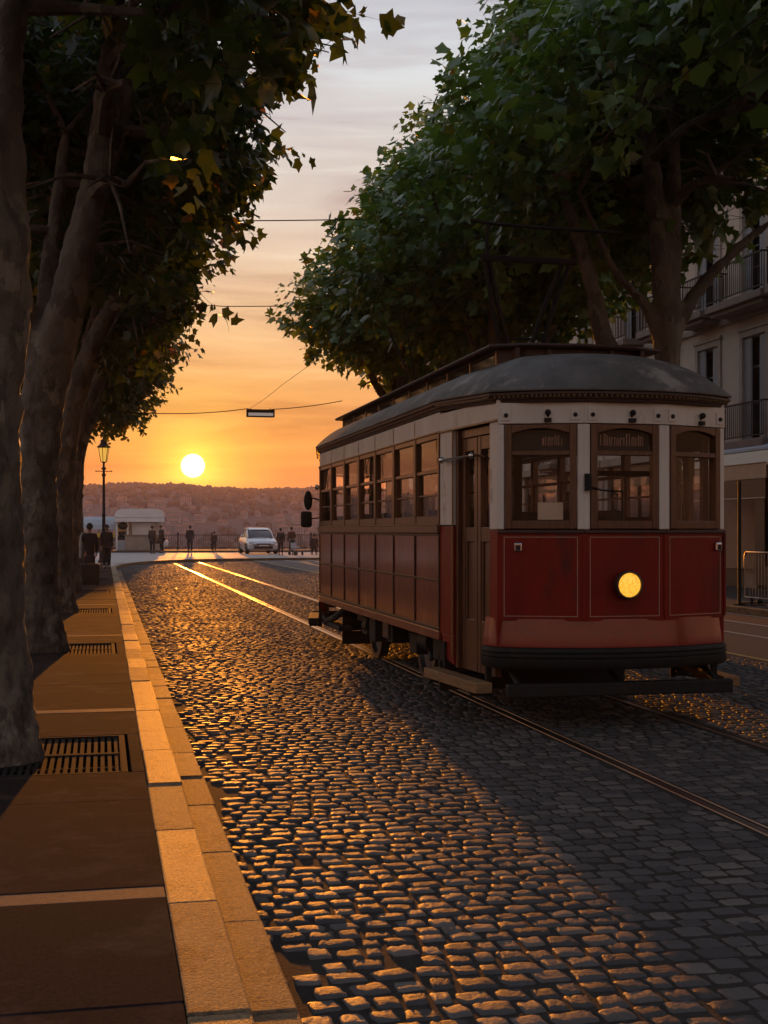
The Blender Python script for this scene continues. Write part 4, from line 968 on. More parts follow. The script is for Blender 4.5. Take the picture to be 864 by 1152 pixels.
    mh=MB(); mh.ball((-1.25,3.9,2.10),(.065,.035,.145),nu=18,nv=12); mh.build('mirror_head',M['rubber'],mm,smooth=True)
    mi=MB(); mi.tube([(-1.10,3.75,1.84),(-1.17,3.85,1.83),(-1.24,3.9,1.83)],.010,6); mm=mi.build('mirror_arm',M['iron'],T,smooth=True)
    mh=MB(); mh.box(-1.36,-1.19,3.88,3.95,1.70,1.94); mh.build('mirror_head',M['rubber'],mm,bevel=.035)
    # ---- interior
    fl_=MB(); fl_.box(-1.08,1.08,-3.37,3.37,.83,.88); fl_.build('saloon_floor',M['seat'],T)
    ce_=MB(); ce_.box(-1.07,1.07,-3.4,3.4,2.735,2.76); ce_.build('saloon_ceiling',M['seat'],T)
    for k in range(6):
        y=-2.75+k*1.08
        for a,b in ((-1.05,-.22),(.30,1.05)):
            se=MB(); se.box(a,b,y-.22,y+.22,1.26,1.32); se.box(a,b,y+.2,y+.25,1.32,1.86); se.box(a,b,y-.16,y+.16,.88,1.26)
            se.build('bench_seat',M['seat'],T,bevel=.02)
    gp=MB()
    for x in (-.3,.3): gp.tube([(x,-3.3,2.42),(x,3.3,2.42)],.014,6)
    gp.build('ceiling_handrail',M['chrome'],T,smooth=True)
    # ---- four-wheel truck and underframe gear
    uf=MB()
    for x in (-.82,.74): uf.box(x,x+.08,-2.2,2.3,.42,.56)
    for y in (-2.15,-.05,2.1): uf.box(-.8,.8,y,y+.12,.44,.58)
    for x in (-.84,.84):
        for y in (-1.35,1.35):
            uf.box(x-.07,x+.07,y-.16,y+.16,.30,.52)
            for k in range(5): uf.box(x-.05,x+.05,y-.42+.05*k,y+.42-.05*k,.56+k*.018,.575+k*.018)
    uf.build('truck_frame',M['iron'],T,bevel=.01)
    for y in (-1.35,1.35):
        ax=MB(); ax.tube([(-.72,y,.385),(.72,y,.385)],.05,10); ax.build('axle',M['iron'],T)
        for x in (-.69,.685):
            wl=MB(); rot=Matrix.Translation((x,y,.385))@Matrix.Rotation(R(90),4,'Y')
            wl.lathe([(.06,-.07),(.12,-.07),(.13,-.03),(.31,-.02),(.33,-.05),(.38,-.05),(.385,.04),(.41,.05),(.41,.07),(.33,.075),(.31,.02),(.1,.05),(.06,.05)],32,mat=rot if x>0 else Matrix.Translation((x,y,.385))@Matrix.Rotation(R(-90),4,'Y'))
            wl.build('wheel',M['steel'],T,smooth=True)
    for y in (-2.75,2.55):
        tg=MB(); tg.box(-.98,.98,y-.03,y+.03,.07,.25); tg.box(-.98,.98,y-.03,y+.03,.262,.44); tg.build('sun_block_board',M['iron'],T,bevel=.008)  # unseen cross boards added to stop low sun glinting through beneath the body
    for a in ((-1.0,-.66,-.72,-.42,.36,.64),(-1.02,-.7,.15,.5,.30,.66),(.6,.98,-.5,.4,.34,.66),(-.98,-.72,-2.9,-2.5,.36,.68)): eq=MB(); eq.box(*a); eq.build('equipment_box',M['iron'],T,bevel=.012)
    eq=MB(); eq.tube([(-.9,-1.9,.5),(-.9,-2.3,.5)],.11,12); eq.build('air_tank',M['iron'],T,smooth=True)
    eq=MB(); eq.tube([(-.94,.75,.46),(-.94,1.0,.44)],.08,12); eq.build('air_tank',M['iron'],T,smooth=True)
    wb=MB(); wb.box(-1.03,-.98,-.62,-.32,.40,.66); wb.build('access_cover',M['brown'],T,bevel=.01)
    lr=MB(); lr.tube([(-.9,2.55,.58),(-1.02,2.9,.42),(-1.04,3.5,.32),(-1.0,3.9,.38)],.05,8); lr.box(-1.06,-.86,2.4,3.7,.26,.33); lr.tube([(-.9,-2.0,.55),(-.95,-2.35,.33)],.03,6); lr.build('sand_gear',M['rubber'],T,bevel=.01)
    rl=MB(); rl.box(-1.0,-.86,3.55,4.3,.52,.66); rl.build('rear_skirt',M['iron'],T,bevel=.02)
    return T
tram()
card=MB(); card.box(-.105,.105,-.004,.004,0,.145); co=card.build('paper_card',M['paper'],loc=(3.66,10.275,1.742)); co.rotation_euler=(R(-6),0,R(-20.6)); tag(co,'blank buff paper card propped inside the tram windscreen','card')

# ------------------------------------------------------------------ overhead wires and the hanging street light
def wire(label, pts, r=.009, cat='overhead wire', sag=.1, group=None):
    mb=MB(); P=[]
    for a,b in zip(pts,pts[1:]):
        for k in range(13):
            t=k/12; q=Vector(a).lerp(Vector(b),t); q.z-=sag*4*t*(1-t); P.append(q)
    mb.tube(P,r,5); tag(mb.build('overhead_wire',M['iron'],smooth=True),label,cat,group)
wire('trolley wire running above the middle of the tram towards the hanging street light',[(4.05,-4,4.97),(4.05,12.5,4.9),(4.1,30,5.05),(4.5,40,5.46)],.005,sag=.03)
wire('second trolley wire, drawn aside to the trees between the tracks and the asphalt road',[(4.75,-4,5.12),(4.75,14,5.02),(5.6,24,5.3),(7.3,32.4,5.9)],.005,sag=.04)
wire('span wire crossing the street highest and nearest',[(-.9,25.5,8.05),(2.5,25.4,7.72),(7.4,24.6,7.9)],.012,sag=.03)
wire('span wire crossing the street between the third and fourth trees',[(-.8,33.3,7.6),(3,33,7.35),(7.3,32.4,7.5)],.012,sag=.03)
wire('span wire that carries the hanging street light',[(-.7,41.4,5.45),(2.2,40.6,5.28),(4.38,40,5.42),(5.2,40,5.42),(7.4,40.2,5.75)],.013,sag=.04)
t=thing('hanging_street_light','slim dark street light hanging on a wire above the tram tracks','street light',(4.79,40,5.30))
mb=MB(); mb.box(-.43,.43,-.11,.11,.0,.10); mb.box(-.43,-.39,-.112,.112,-.13,-.002); mb.box(.39,.43,-.112,.112,-.13,-.002); mb.box(-.389,.389,-.112,-.09,-.13,-.10); mb.box(-.389,.389,.09,.112,-.13,-.10)
mb.build('housing',M['brown'],t,bevel=.008); mb=MB(); mb.box(-.385,.385,-.085,.085,-.10,-.004); mb.build('diffuser',M['tube'],t)
mb=MB()
for x in (-.3,.3): mb.tube([(x,0,.10),(x,0,.15)],.012,6)
mb.build('hanger',M['iron'],t)

# ------------------------------------------------------------------ street lamp
t=thing('street_lamp','lit lantern on an ornate black post at the far end of the pavement','street lamp',(.07,63.0,.118))
mb=MB(); mb.lathe([(.27,0),(.27,.12),(.22,.16),(.20,.5),(.215,.55),(.20,.62),(.17,.66),(.155,1.25),(.17,1.3),(.13,1.36),(.085,1.42)],14); mb.build('base',M['iron'],t,smooth=True)
mb=MB(); mb.lathe([(.085,1.42),(.075,2.2),(.095,2.24),(.095,2.28),(.07,2.32),(.058,4.1),(.10,4.14),(.10,4.2),(.06,4.25),(.055,4.42),(.12,4.47),(.12,4.5),(.05,4.56),(.05,4.74),(.09,4.78),(.16,4.80)],14); mb.build('pole',M['iron'],t,smooth=True)
fr=MB(); b0,b1,z0,z1=.14,.255,4.80,5.48
for k in range(6):
    a=math.pi/3*k+.26; fr.tube([(b0*math.cos(a),b0*math.sin(a),z0),(b1*math.cos(a),b1*math.sin(a),z1)],.015,6)
    a2=a+math.pi/3; fr.tube([(b0*math.cos(a),b0*math.sin(a),z0),(b0*math.cos(a2),b0*math.sin(a2),z0)],.014,6); fr.tube([(b1*math.cos(a),b1*math.sin(a),z1),(b1*math.cos(a2),b1*math.sin(a2),z1)],.02,6)
LN=fr.build('lantern_frame',M['iron'],t)
pn=MB(); pn.lathe([(b0-.012,z0+.01),(b1-.014,z1-.01)],6,mat=Matrix.Rotation(.26,4,'Z')); pn.build('lantern_glass',M['lamp_pane'],LN)
cp=MB(); cp.lathe([(.33,5.49),(.32,5.53),(.22,5.60),(.15,5.72),(.15,5.80),(.17,5.82),(.06,5.90),(.05,5.98),(.07,6.02),(.01,6.1)],12); cp.build('lantern_cap',M['iron'],LN,smooth=True)
ld=MB(); ld.tube([(-.35,0,4.36),(.35,0,4.36)],.02,6); ld.ball((-.36,0,4.36),.035); ld.ball((.36,0,4.36),.035); ld.build('ladder_bar',M['iron'],t,smooth=True)

# ------------------------------------------------------------------ buildings on the right
def window_mesh(w,h,shut):
    f=MB(); f.box(.16,.24,-w/2,-w/2+.07,0,h); f.box(.16,.24,w/2-.07,w/2,0,h); f.box(.16,.24,-w/2+.07,w/2-.07,0,.08); f.box(.16,.24,-w/2+.07,w/2-.07,h-.07,h)
    f.box(.15,.235,-.035,.035,.08,h-.07); tz=h*.70; f.box(.165,.23,-w/2+.07,-.035,tz,tz+.06); f.box(.165,.23,.035,w/2-.07,tz,tz+.06)
    f.box(.175,.22,-w/2+.07,-.035,h*.36,h*.36+.03); f.box(.175,.22,.035,w/2-.07,h*.36,h*.36+.03)
    g=MB(); g.box(.195,.205,-w/2+.07,-.036,.08,h-.071); g.box(.195,.205,.036,w/2-.07,.08,h-.071)
    s=MB(); t=.17
    s.box(-.05,.02,-w/2-t,-w/2-.002,-.0,h+t); s.box(-.05,.02,w/2+.002,w/2+t,0,h+t); s.box(-.05,.02,-w/2-.001,w/2+.001,h+.002,h+t); s.box(-.09,.0,-w/2-t-.05,w/2+t+.05,h+t+.002,h+t+.09); s.box(-.09,.1,-w/2-t,w/2+t,-.12,-.003)
    sh=None
    if shut:
        sh=MB()
        for sg in (-1,1):
            y0=sg*(w/2-.02); y1=y0-sg*w*.30
            a,b=sorted((y0,y1)); sh.box(.02,.06,a,b,.03,h-.03)
            for k in range(int(h/.09)): sh.box(.008,.018,a+.04,b-.04,.08+k*.09,.13+k*.09)
    return f.mesh('window',M['winframe']),g.mesh('pane',M['winglass']),s.mesh('window_surround',M['trim']),(sh.mesh('shutters',M['shutter']) if sh else None)
WIN={}
def building(label, y0,y1, cols, w, wall, floors, H, bal, X=17.0, depth=11):
    B=thing('apartment_building',label,'building',(X,y0,.12))
    Ly=y1-y0; cs=[c-y0 for c in cols]; wl=MB(); edges=[0]+sum([[c-w/2,c+w/2] for c in cs],[])+[Ly]
    zb=3.72
    for k in range(0,len(edges),2): wl.box(0,.4,edges[k],edges[k+1],zb,H)
    for c in cs:
        zs=[zb]+sum([[a,b] for a,b in floors],[])+[H]
        for k in range(0,len(zs),2): wl.box(0.001,.4,c-w/2,c+w/2,zs[k],zs[k+1])
    wl.build('wall',wall,B)
    cr=MB(); cr.box(.4,depth,.2,Ly-.2,-.1,H-.05); cr.build('inner_shell',M['shopdark'],B)
    sw=MB(); sw.box(.401,depth,-.0,.19,0,H); sw.box(.401,depth,Ly-.19,Ly,0,H); sw.build('gable_wall',wall,B)
    tr=MB()
    for z,h,o in ((zb-.02,.28,.16),(floors[1][0]-.50,.16,.09),(H-.05,.4,.45),(H-.35,.24,.2)): tr.box(-o,.3,.002,Ly-.002,z,z+h)
    tr.build('string_course',M['trim'],B,bevel=.02)
    rf=MB(); rf.prism([(-.4,.002,H+.36),(3.2,.002,H+3.4),(depth-3,.002,H+3.4),(depth,.002,H+.3)],(0,Ly-.004,0)); rf.build('roof',M['rooftile'],B)
    for fi,(a,b) in enumerate(floors):
        key=(w,round(b-a,2),fi!=99)
        if key not in WIN: WIN[key]=window_mesh(w,b-a,True)
        f,g,s,sh=WIN[key]
        for c in cs:
            o=link('window',f,B,(0,c,a)); link('pane',g,o); link('window_surround',s,o)
            if sh: link('shutters',sh,o)
    for (c,lw,fi) in bal:
        z=floors[fi][0]-.06; c-=y0
        sb=MB(); sb.box(-.72,-.002,c-lw/2,c+lw/2,z-.20,z); sb.box(-.60,-.003,c-lw/2+.1,c+lw/2-.1,z-.32,z-.203); bo=sb.build('balcony',M['slabstone'],B,bevel=.02)
        r_=MB(); r_.box(-.68,-.64,c-lw/2+.03,c+lw/2-.03,z+.94,z+.98); r_.box(-.675,-.645,c-lw/2+.03,c+lw/2-.03,z+.08,z+.11)
        n=int(lw/.11)
        for k in range(n+1):
            y=c-lw/2+.04+(lw-.08)*k/n; r_.box(-.668,-.652,y-.008,y+.008,z+.11,z+.94)
        for y in (c-lw/2+.04,c+lw/2-.04):
            r_.box(-.64,-.05,y-.015,y+.015,z+.94,z+.98)
            for k in range(6): r_.box(-.6+.1*k,-.584+.1*k,y-.008,y+.008,z,z+.94)
        r_.build('balcony_railing',M['iron'],bo)
    # ground floor: piers, shopfront panels and glass
    n=max(2,int(Ly/4.2)); bw=Ly/n
    for k in range(n+1):
        a=max(0,k*bw-.35); b=min(Ly,k*bw+.35); gf=MB(); gf.box(-.03,.4,a,b,-.12,zb-.03); gf.build('ground_floor_pier',M['trim'],B,bevel=.01)
    for k in range(n):
        a,b=k*bw+.351,(k+1)*bw-.351
        sf=MB(); sf.box(.1,.3,a,b,3.0,zb-.04); sf.box(.1,.3,a,b,-.1,.55); 
        for q in (a,(a+b)/2-.04,b-.08): sf.box(.1,.26,q,q+.08,.55,3.0)
        so=sf.build('shopfront',M['shopdark'],B)
        pg=MB(); pg.box(.17,.18,a+.081,b-.081,.551,2.999); pg.build('shop_pane',M['winglass'],so)
    return B
fl=[(3.95,6.75),(7.75,10.15),(11.3,13.4)]
building('cream stone building with iron balconies and the café awning',21.4,42.2,[23.5,26.2,28.9,31.6,34.3,37.0,39.7],1.25,M['facade'],fl,14.6,[(31.55,3.3,0),(34.3,1.8,1),(31.55,3.1,1),(28.6,2.4,1),(27.5,3.6,0),(37,1.7,1),(39.7,1.7,1)])
building('paler building with blue-grey shutters beyond the forked tree',42.3,60,[44,46.6,49.2,51.8,54.4,57.2],1.15,M['facade2'],[(4.1,6.4),(7.9,10.0),(11.2,13.0)],14.2,[(46.6,1.6,0)])
building('last building of the row before the overlook, mostly hidden by foliage',60.1,74,[62,64.6,67.2,69.8,72.2],1.1,M['facade'],[(4.0,6.3),(7.6,9.8),(11,12.8)],13.6,[(64.6,1.6,1)])
# right pavement and kerb
mb=MB(); mb.box(12.62,16.96,-6,73.6,-.12,.118); struct(mb.build('right_pavement',M['asphalt']))
mb=MB(); y=-6
while y<73.4: mb.box(12.402,12.616,y+.004,y+1.096,-.12,.125); y+=1.1
struct(mb.build('right_kerb',M['kerb'],bevel=.012))
# café awning with its front panel
t=thing('awning','cream and grey-blue awning stretched over the café front','awning',(16.9,30.4,0))
mb=MB(); mb.prism([(-.02,-3.2,4.0),(-.9,-3.2,3.72),(-.9,-3.2,3.66),(-.02,-3.2,3.94)],(0,6.0,0)); mb.build('top_cover',M['awningtop'],t)
mb=MB(); mb.prism([(-.92,-3.22,3.64),(-2.1,-3.4,3.20),(-2.1,-3.4,3.15),(-.92,-3.22,3.58)],(0,6.3,0)); mb.build('canvas',M['awning'],t)
mb=MB(); mb.box(-2.13,-2.102,-3.4,2.9,2.86,3.2); mb.build('valance',M['awning'],t)
mb=MB(); mb.tube([(-2.12,-3.4,3.215),(-2.12,2.9,3.215)],.022,6); mb.tube([(-2.12,-3.4,2.40),(-2.12,2.9,2.40)],.025,6)
for y in (-3.35,2.85): mb.tube([(-.05,y,2.6),(-1.0,y,3.0),(-2.1,y,3.18)],.022,6)
for y in (2.88,): mb.tube([(-2.12,y,3.2),(-2.12,y,2.4)],.018,6)
mb.build('awning_frame',M['gold'],t,smooth=True)
mb=MB(); mb.box(-2.118,-2.112,-3.4,2.86,2.43,2.83); mb.build('valance_panel',M['shopdark'],t)
# the café front under the awning: pale panel and lit window with 10
t=thing('cafe_shopfront','café front below the awning with a pale panel and a window marked 10','shopfront',(16.86,30.2,.12))
mb=MB(); mb.box(0,.06,1.15,3.2,.5,3.2); mb.build('panel',M['shop'],t,bevel=.01)
mb=MB(); mb.box(-.02,.08,.6,1.12,.1,3.2); mb.box(-.02,.08,-3.0,-2.8,.1,3.2); mb.box(-.02,.08,-2.8,.6,.1,.6); mb.box(-.02,.08,-2.8,.6,2.9,3.2); fo=mb.build('window_frame',M['shopdark'],t)
mb=MB(); mb.box(.03,.05,-2.8,.6,.6,2.9); mb.build('pane',M['winglass'],fo)
fc=bpy.data.curves.new('lettering','FONT'); fc.body='10'; fc.size=.42; fc.extrude=.004; ft=bpy.data.objects.new('tmp',fc); COL.objects.link(ft); dg=bpy.context.evaluated_depsgraph_get(); fm=bpy.data.meshes.new_from_object(ft.evaluated_get(dg)); bpy.data.objects.remove(ft); fm.materials.clear(); fm.materials.append(M['white']); fo=link('window_lettering',fm,t); fo.location=(-.0,.42,1.0); fo.rotation_euler=(R(90),0,R(-90))
# slim pole on a flat foot, and the crowd barrier
t=thing('barrier_pole','slim pole on a flat foot at the kerb beside the metal barrier','pole',(12.75,24.35,.12))
mb=MB(); mb.tube([(0,0,.02),(0,0,2.55)],.035,10); mb.build('pole',M['iron'],t,smooth=True)
mb=MB(); mb.box(-.1,.1,-.07,.07,0,.03); mb.box(.0,.62,-.03,.03,.031,.06); mb.ball((.45,0,.07),(.07,.06,.05)); mb.build('foot',M['iron'],t,bevel=.006)
t=thing('crowd_barrier','grey metal crowd barrier on the pavement in front of the café','barrier',(13.0,23.2,.12))
mb=MB(); mb.tube([(0,-1.4,.16),(0,-1.4,1.02),(0,-1.33,1.09),(0,1.33,1.09),(0,1.4,1.02),(0,1.4,.16),(0,-1.4,.16)],.021,8); mb.build('barrier_frame',M['steel'],t,smooth=True)
mb=MB(); y=-1.3
while y<1.31: mb.tube([(0,y,.17),(0,y,1.08)],.008,6); y+=.125
mb.build('bars',M['steel'],t)
for y in (-1.1,1.1):
    mb=MB(); mb.box(-.3,.3,y-.03,y+.03,0,.02); mb.box(-.02,.02,y-.02,y+.02,.02,.16); mb.build('foot',M['iron'],t)

# ------------------------------------------------------------------ overlook railing, stalls, car
t=thing('overlook_railing','iron railing along the far edge of the overlook terrace','railing',(0,97.3,.24))
pos=MB(); x=-12
top=MB(); top.box(-12,38,-.03,.03,1.06,1.11); top.box(-12,38,-.02,.02,.12,.16); top.build('handrail',M['iron'],t)
br=MB(); x=-12
while x<38: br.box(x-.012,x+.012,-.012,.012,.161,1.059); x+=.17
br.build('balusters',M['iron'],t)
x=-12
po=MB(); po.box(-.045,.045,-.045,.045,0,1.2); po.lathe([(.06,1.2),(.07,1.24),(.02,1.3)],8); pm=po.mesh('railing_post',M['iron'])
while x<=38: link('railing_post',pm,t,(x,0,0)); x+=2.5

def kiosk():
    t=thing('food_kiosk','white kiosk with a rounded canopy roof at the edge of the overlook','kiosk',(2.62,94.6,.24))
    mb=MB(); mb.box(-1.05,1.55,-.9,1.2,.0,1.06); mb.build('counter',M['beige'],t,bevel=.02)
    mb=MB(); mb.box(-1.12,1.62,-.98,-.6,1.062,1.12); mb.build('counter_top',M['trim'],t,bevel=.01)
    mb=MB(); mb.box(-1.65,1.6,1.1,1.2,1.063,2.02); mb.box(-.55,1.0,-.45,-.40,1.122,1.95); mb.build('back_panel',M['white'],t)
    mb=MB()
    for x in (-1.62,-.85,1.52): mb.box(x-.06,x+.06,-.92,-.82,0 if x<-1.5 else 1.125,2.02)
    mb.build('post',M['white'],t,bevel=.01)
    prof=[]
    for k in range(25):
        a=math.pi*k/24; prof.append((-.02-1.72*math.copysign(abs(math.cos(a))**.35,math.cos(a)), 2.35+.62*abs(math.sin(a))**.6))
    mb=MB(); mb.prism([(x,-1.25,z) for x,z in prof],(0,2.6,0)); mb.build('canopy',M['white'],t,smooth=True)
    mb=MB(); mb.box(-1.74,1.70,-1.22,1.32,2.02,2.345); mb.build('fascia',M['white'],t,bevel=.03)
    mb=MB(); mb.box(-1.60,-.87,-.8,-.3,.75,1.0); mb.box(-1.5,-1.0,-.85,-.5,1.003,1.35); mb.ball((-1.2,-.9,1.75),(.36,.2,.27)); mb.build('equipment',M['rubber'],t,bevel=.02)
    mb=MB(); mb.box(-1.6,-1.0,-.82,-.5,0,.7); mb.build('cooler',M['bluegrey'],t,bevel=.03)
    t=thing('market_stall','low market stall with a yellow banner and pale blue canvas beside the kiosk','stall',(-.35,95.2,.24))
    mb=MB(); 
    for k in range(4): mb.box(-1.9+k*.75,-1.2+k*.75,-.5,.6,0,.92)
    mb.build('cabinet',M['brown'],t,bevel=.02)
    mb=MB(); mb.box(-2.0,1.25,-.62,.7,.925,1.22); mb.build('banner_counter',M['yellow'],t,bevel=.02)
    mb=MB()
    for x in (-2.0,1.2): mb.tube([(x,-.55,1.22),(x,-.55,1.75)],.035,6); mb.tube([(x,.6,1.22),(x,.6,2.3)],.035,6)
    mb.tube([(-2.6,.65,2.3),(1.25,.65,2.3)],.03,6); mb.build('canopy_frame',M['white'],t)
    mb=MB(); prof=[(-.75,1.5),(-.62,1.85),(-.2,2.2),(.4,2.42),(1.0,2.42),(1.0,2.38),(.4,2.36),(-.18,2.14),(-.58,1.8),(-.71,1.5)]
    mb.prism([(-3.4,y,z) for y,z in prof],(4.75,0,0)); mb.build('canvas',M['bluegrey'],t)
kiosk()
def car(label, loc, rz, scale, paint):
    t=thing('parked_car',label,'car',loc,rz)
    ST=[(-2.18,.60,.34,.58,.50),(-2.10,.76,.25,.66,.56),(-1.85,.85,.20,.74,.62),(-1.3,.89,.18,.86,.70),(-.85,.90,.18,.93,.74),(.2,.90,.18,.95,.78),(1.3,.90,.20,.98,.80),(1.9,.87,.26,1.02,.78),(2.15,.78,.34,.98,.70),(2.22,.62,.42,.88,.62)]
    mb=MB(); rings=[]
    for y,hw,zb,zt,zs in ST:
        h=[(0,zb),(hw*.85,zb),(hw*.97,zb+.07),(hw,zb+.22),(hw,zs-.06),(hw*.96,zs+.02),(hw*.86,zt-.02),(hw*.5,zt+.015),(0,zt+.025)]
        ring=[(x,y,z) for x,z in h]+[(-x,y,z) for x,z in h[-2:0:-1]]
        rings.append(ring)
    n=len(rings[0])
    for a,b in zip(rings,rings[1:]): mb.add(a+b,[(i,(i+1)%n,n+(i+1)%n,n+i) for i in range(n)])
    mb.add(rings[0],[tuple(range(n-1,-1,-1))]); mb.add(rings[-1],[tuple(range(n))])
    body=mb.build('body',paint,t,smooth=True)
    G=[(-1.02,.70,.92,.70,.935),(-.35,.76,.93,.63,1.33),(.05,.77,.94,.60,1.44),(.75,.77,.96,.60,1.45),(1.35,.75,.97,.60,1.36),(1.95,.68,1.0,.62,1.02)]
    mb=MB(); rings=[]
    for y,wb,zb,wt,zt in G:
        rings.append([(-wb,y,zb),(-wt-(wb-wt)*.2,y,zt-.1*(zt-zb)-.02),(-wt+.06,y,zt),(wt-.06,y,zt),(wt+(wb-wt)*.2,y,zt-.1*(zt-zb)-.02),(wb,y,zb)])
    for a,b in zip(rings,rings[1:]): mb.add(a+b,[(i,i+1,7+i,6+i) for i in range(5)])
    mb.build('windows',M['carglass'],t,smooth=True)
    mb=MB(); top=[[(-.56,y,z+.012),(-.4,y,z+.03),(.4,y,z+.03),(.56,y,z+.012)] for y,z in ((-.32,1.34),(.05,1.445),(.75,1.455),(1.38,1.355))]
    for a,b in zip(top,top[1:]): mb.add(a+b,[(i,i+1,5+i,4+i) for i in range(3)])
    for sg in (-1,1):
        mb.tube([(sg*.72,-1.02,.93),(sg*.67,-.35,1.32),(sg*.60,.0,1.435),(sg*.60,.75,1.445),(sg*.62,1.35,1.35),(sg*.68,1.95,1.0)],.035,6); mb.tube([(sg*.775,.45,.95),(sg*.63,.42,1.43)],.03,6)
    mb.build('roof',paint,t,smooth=True)
    for sg in (-1,1):
        mb=MB(); mb.ball((sg*.64,-2.03,.63),(.19,.10,.085),nu=14,nv=8); mb.build('headlight',M['glasslamp'],t,smooth=True)
        mb=MB(); mb.ball((sg*1.0,-.72,1.0),(.10,.06,.075)); mb.tube([(sg*.88,-.7,.95),(sg*.97,-.72,.98)],.02,6); mb.build('wing_mirror',paint,t,smooth=True)
        for y in (-1.38,1.38):
            mb=MB(); rot=Matrix.Translation((sg*.80,y,.32))@Matrix.Rotation(R(90)*sg,4,'Y'); mb.lathe([(.2,-.10),(.30,-.10),(.32,-.06),(.32,.08),(.30,.11),(.2,.11)],24,mat=rot); wl=mb.build('wheel',M['rubber'],t,smooth=True)
            mb=MB(); mb.lathe([(.05,.09),(.2,.10),(.2,.115),(.06,.105)],16,mat=rot); mb.build('rim',M['steel'],wl)
    mb=MB(); mb.box(-.52,.52,-2.215,-2.15,.30,.44); mb.box(-.40,.40,-2.20,-2.14,.52,.585); mb.build('grille',M['rubber'],t,bevel=.02)
    mb=MB(); mb.box(-.26,.26,-2.235,-2.218,.45,.515); mb.build('number_plate',M['white'],t)
    t.scale=(scale,)*3
    return t
M['glasslamp']=mat('headlamp_glass',(.6,.62,.65),(.5,.52,.55),4,.12)
car('silver saloon car facing the camera, parked before the overlook railing',(10.2,86.6,.12),R(1.5),1.17,M['silver'])
car('white car mostly hidden behind the kiosk, only its nose showing',(3.15,96.62,.24),R(-90),.72,M['white'])

# ------------------------------------------------------------------ people
def skin_mesh(verts, edges, radii, mats, sub=1, extra=None):
    me=bpy.data.meshes.new('tmp'); me.from_pydata(verts,edges,[]); o=bpy.data.objects.new('tmp',me); COL.objects.link(o)
    o.modifiers.new('s','SKIN').use_smooth_shade=True
    for i,d in enumerate(me.skin_vertices[0].data):
        d.radius=(radii[i],radii[i]) if not hasattr(radii[i],'__len__') else radii[i]; d.use_root=(i==0)
    sb=o.modifiers.new('u','SUBSURF'); sb.levels=sub; sb.render_levels=sub
    dg=bpy.context.evaluated_depsgraph_get(); dg.update(); out=bpy.data.meshes.new_from_object(o.evaluated_get(dg))
    bpy.data.objects.remove(o); bpy.data.meshes.remove(me)
    out.materials.clear(); out.materials.append(mats)
    if extra:
        bm=bmesh.new(); bm.from_mesh(out); e=extra.mesh('e',mats,True); bm.from_mesh(e); bm.to_mesh(out); bm.free(); bpy.data.meshes.remove(e)
    out.shade_smooth(); return out
